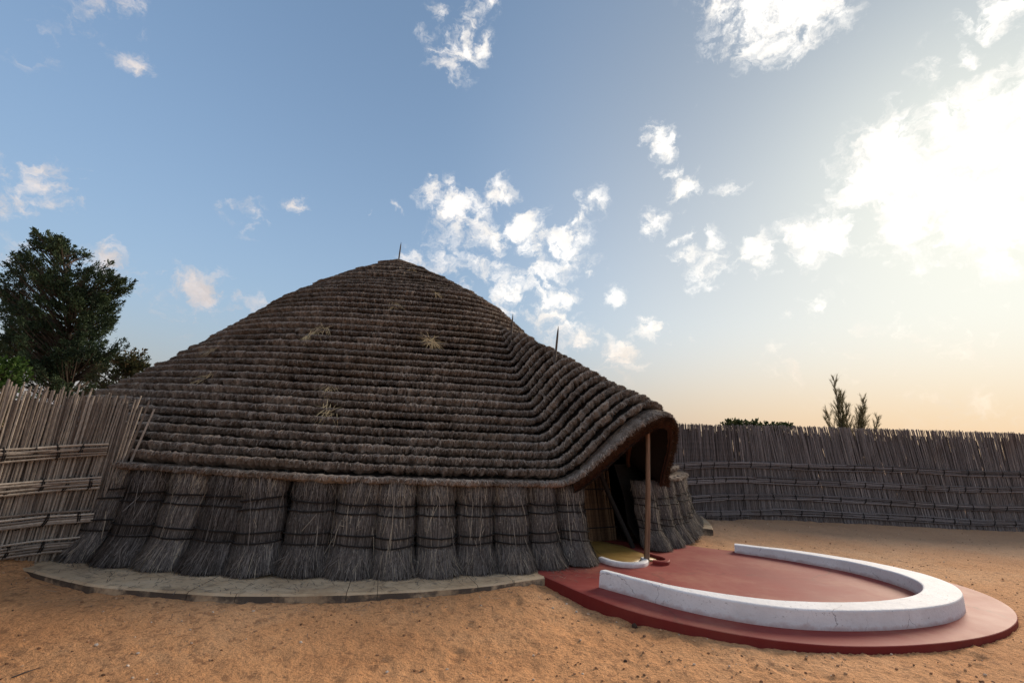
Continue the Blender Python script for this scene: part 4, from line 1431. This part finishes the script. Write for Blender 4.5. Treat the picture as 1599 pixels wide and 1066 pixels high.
# feathery sapling behind the right fence
def sapling():
    r = np.random.default_rng(61)
    base = (9.6, 14.2, 0.0)
    root = thing('casuarina_sapling', 'feathery upright sapling rising over the right reed fence', 'sapling', base)
    O = np.array(base)
    stems = [((9.62, 14.2, 0.2), (9.36, 14.2, 3.78), 1.0), ((9.65, 14.25, 0.4), (9.60, 14.3, 3.42), 0.8), ((9.7, 14.15, 0.5), (10.12, 14.1, 3.22), 0.85), ((9.75, 14.2, 0.9), (10.58, 14.2, 2.72), 0.5),
             ((9.6, 14.2, 0.9), (9.08, 14.2, 2.82), 0.5), ((9.6, 14.3, 0.8), (9.78, 14.35, 3.05), 0.6), ((9.6, 14.1, 0.8), (9.30, 14.0, 3.10), 0.6), ((9.7, 14.3, 0.8), (10.28, 14.4, 2.86), 0.5), ((9.7, 14.3, 0.8), (9.95, 14.0, 2.95), 0.5)]
    tr_, lf = MB(), MB()
    for a_, b_, w in stems:
        a_, b_ = np.array(a_), np.array(b_)
        q = np.linspace(0, 1, 12)[:, None]
        bow = np.array([0, 0, 1.0]) * 0.25 * (np.abs(b_[0] - a_[0]))
        pts = a_ + (b_ - a_) * q - bow * np.sin(q * np.pi)
        tr_.tube(pts - O, np.linspace(0.022, 0.003, 12), 5)
        ns = int(34 * w) + 10
        for j in range(ns):
            t0 = 0.40 + 0.58 * (j + r.random()) / ns
            c0 = np.array([np.interp(t0, q[:, 0], pts[:, k]) for k in range(3)])
            an = r.uniform(0, 2 * np.pi)
            dd_ = unit(unit(pts[-1] - pts[6]) * 1.0 + 0.46 * np.array([np.cos(an), np.sin(an), 0.0]))
            ls = r.uniform(0.20, 0.52) * (1.25 - t0) / 0.7
            m_ = int(26 + 90 * ls)
            u_ = r.random(m_)
            cc = c0 + dd_ * (u_ * ls)[:, None] + np.array([0, 0, 0.10]) * (u_ ** 2 * ls)[:, None]
            l2 = unit(dd_ + np.array([0, 0, 0.25]) + r.normal(0, 0.30, (m_, 3)))
            lf.strips(cc - O, l2, unit(np.cross(l2, r.normal(0, 1, (m_, 3)))), r.uniform(0.06, 0.15, m_), 0.0050, None, np.clip(r.normal(0.5, 0.25, m_), 0, 1), taper=(0.8, 1.0, 0.2))
        n = int(160 * w)
        qq = r.uniform(0.45, 1.0, n)
        c = np.stack([np.interp(qq, q[:, 0], pts[:, k]) for k in range(3)], -1)
        d0 = unit(pts[-1] - pts[5])
        ld = unit(d0 * 1.0 + r.normal(0, 0.34, (n, 3)))
        ln = r.uniform(0.12, 0.36, n) * (1.35 - qq)
        lf.strips(c - O, ld, unit(np.cross(ld, r.normal(0, 1, (n, 3)))), np.maximum(ln, 0.06), 0.010, None, np.clip(r.normal(0.5, 0.25, n) + 0.4 * (qq - 0.7), 0, 1), taper=(0.8, 1.0, 0.2))
    tr_.build('stem', BARK, root)
    lf.build('foliage', FEATHER, root)


sapling()
vt = []
rv = np.random.default_rng(66)
for k in range(85):
    x = rv.uniform(5.25, 7.2)
    yb = np.interp(x, [4.07, 5.1, 6.3, 7.97], [11.09, 11.75, 12.22, 12.46]) + 0.28
    top = 2.22 + 0.02 * (x - 5.3)
    vt.append((x, yb + rv.uniform(-0.1, 0.2), top - 0.22 * rv.random() ** 1.2 + 0.02))
grow_tree('creeper', 'low leafy creeper along the top of the right fence near the hut', 'plant', (6.2, 12.5, 0.0), [(6.2, 12.5, 0), (6.2, 12.5, 1.0), (6.2, 12.5, 1.8), (6.25, 12.5, 2.1)], vt, VINE, 22, 0.06, 0.042, 0.07, 0.5, 67, 0.03, 0.2)

# ================================================================== SMALL THINGS ON THE GROUND
def rock_v(r, rad, flat=0.7):
    ph = (1 + 5 ** 0.5) / 2
    v = unit(np.array([(-1, ph, 0), (1, ph, 0), (-1, -ph, 0), (1, -ph, 0), (0, -1, ph), (0, 1, ph), (0, -1, -ph), (0, 1, -ph), (ph, 0, -1), (ph, 0, 1), (-ph, 0, -1), (-ph, 0, 1)]))
    return v * (rad * r.uniform(0.65, 1.15, (12, 1))) * np.array([1, r.uniform(0.7, 1.0), flat])


ICO = np.array([(0, 11, 5), (0, 5, 1), (0, 1, 7), (0, 7, 10), (0, 10, 11), (1, 5, 9), (5, 11, 4), (11, 10, 2), (10, 7, 6), (7, 1, 8), (3, 9, 4), (3, 4, 2), (3, 2, 6), (3, 6, 8), (3, 8, 9), (4, 9, 5), (2, 4, 11), (6, 2, 10), (8, 6, 7), (9, 8, 1)])
r4 = np.random.default_rng(90)
peb = MB()
N_ = 11000
yy = 2.5 + 9.5 * r4.random(N_) ** 1.7
xx = yy * r4.uniform(-1.2, 1.5, N_)
ok = (np.hypot(xx - CX, yy - CY) > apron_r(np.arctan2(yy - CY, xx - CX)) + 0.03) & (poly_dist(xx, yy, TERR) > 0.03) & (xx > -4.6)
ok &= (vnoise(xx * 0.8, yy * 0.8, 2.0) + 0.25 * r4.random(N_) > -0.05) | (r4.random(N_) < 0.3)
xx, yy = xx[ok], yy[ok]
zz = ground_z(xx, yy)
for i in range(len(xx)):
    rad = 0.0035 + 0.0125 * r4.random() ** 3.2
    v = rock_v(r4, rad) + [xx[i], yy[i], zz[i] + rad * 0.25]
    peb.add(v, float(np.clip(r4.choice([0.12, 0.36, 0.70, 0.97], p=[.03, .35, .47, .15]) + r4.normal(0, 0.06), 0, 1)), f3=ICO)
peb.build('pebbles', STONE, None, kind='stuff')


# straw litter blown off the thatch
lit_ = MB()
n_ = 900
ph_ = np.radians(r4.uniform(-106, -56, n_))
rd_ = apron_r(ph_) - 0.38 + np.abs(r4.normal(0, 0.34, n_))
lx, ly = CX + rd_ * np.cos(ph_), CY + rd_ * np.sin(ph_)
on_t = poly_dist(lx, ly, TERR) < 0
on_a = rd_ < apron_r(ph_)
lz = np.where(on_t, APRON_Z + 0.007, np.where(on_a, APRON_Z + 0.006, ground_z(lx, ly) + 0.006))
an_ = r4.uniform(0, 2 * np.pi, n_)
ld_ = np.stack([np.cos(an_), np.sin(an_), r4.normal(0.02, 0.05, n_)], -1)
lit_.strips(np.stack([lx, ly, lz], -1), unit(ld_), np.stack([-np.sin(an_), np.cos(an_), 0 * an_], -1), r4.uniform(0.03, 0.13, n_), r4.uniform(0.003, 0.006, n_), None, np.clip(r4.normal(0.45, 0.3, n_), 0, 1))
lit_.build('straw_litter', STALK, None, kind='stuff')


def stone(x, y, rad, tone, label, seed):
    r = np.random.default_rng(seed)
    mb = MB()
    z = float(ground_z(np.array([x]), np.array([y]))[0])
    mb.add(rock_v(r, rad, 0.8), tone, f3=ICO)
    o = mb.build('stone', STONE, None)
    o.location = (x, y, z + rad * 0.35)
    o['label'] = label
    o['category'] = 'stone'


stone(1.215, 4.68, 0.032, 0.03, 'black stone against the front edge of the red terrace', 1)
stone(1.15, 4.70, 0.022, 0.55, 'pale brown stone beside the black stone at the terrace edge', 2)
stone(0.86, 4.98, 0.022, 0.8, 'pale grey stone by the left front edge of the terrace', 3)
stone(0.98, 4.03, 0.016, 0.04, 'small dark stone alone on the sand in front of the terrace', 4)

mb = MB()
mb.tube(np.array([(0, 0, 0.0), (0.03, 0.05, 0.008), (0.07, 0.10, 0.014)]), [0.004, 0.004, 0.002], 5, 0.3)
tw = mb.build('twig', SPIKE, None)
tw.location = (-2.83, 3.28, float(ground_z(np.array([-2.83]), np.array([3.28]))[0]) + 0.004)
tw['label'] = 'thin dark twig lying on the sand at the lower left'
tw['category'] = 'twig'
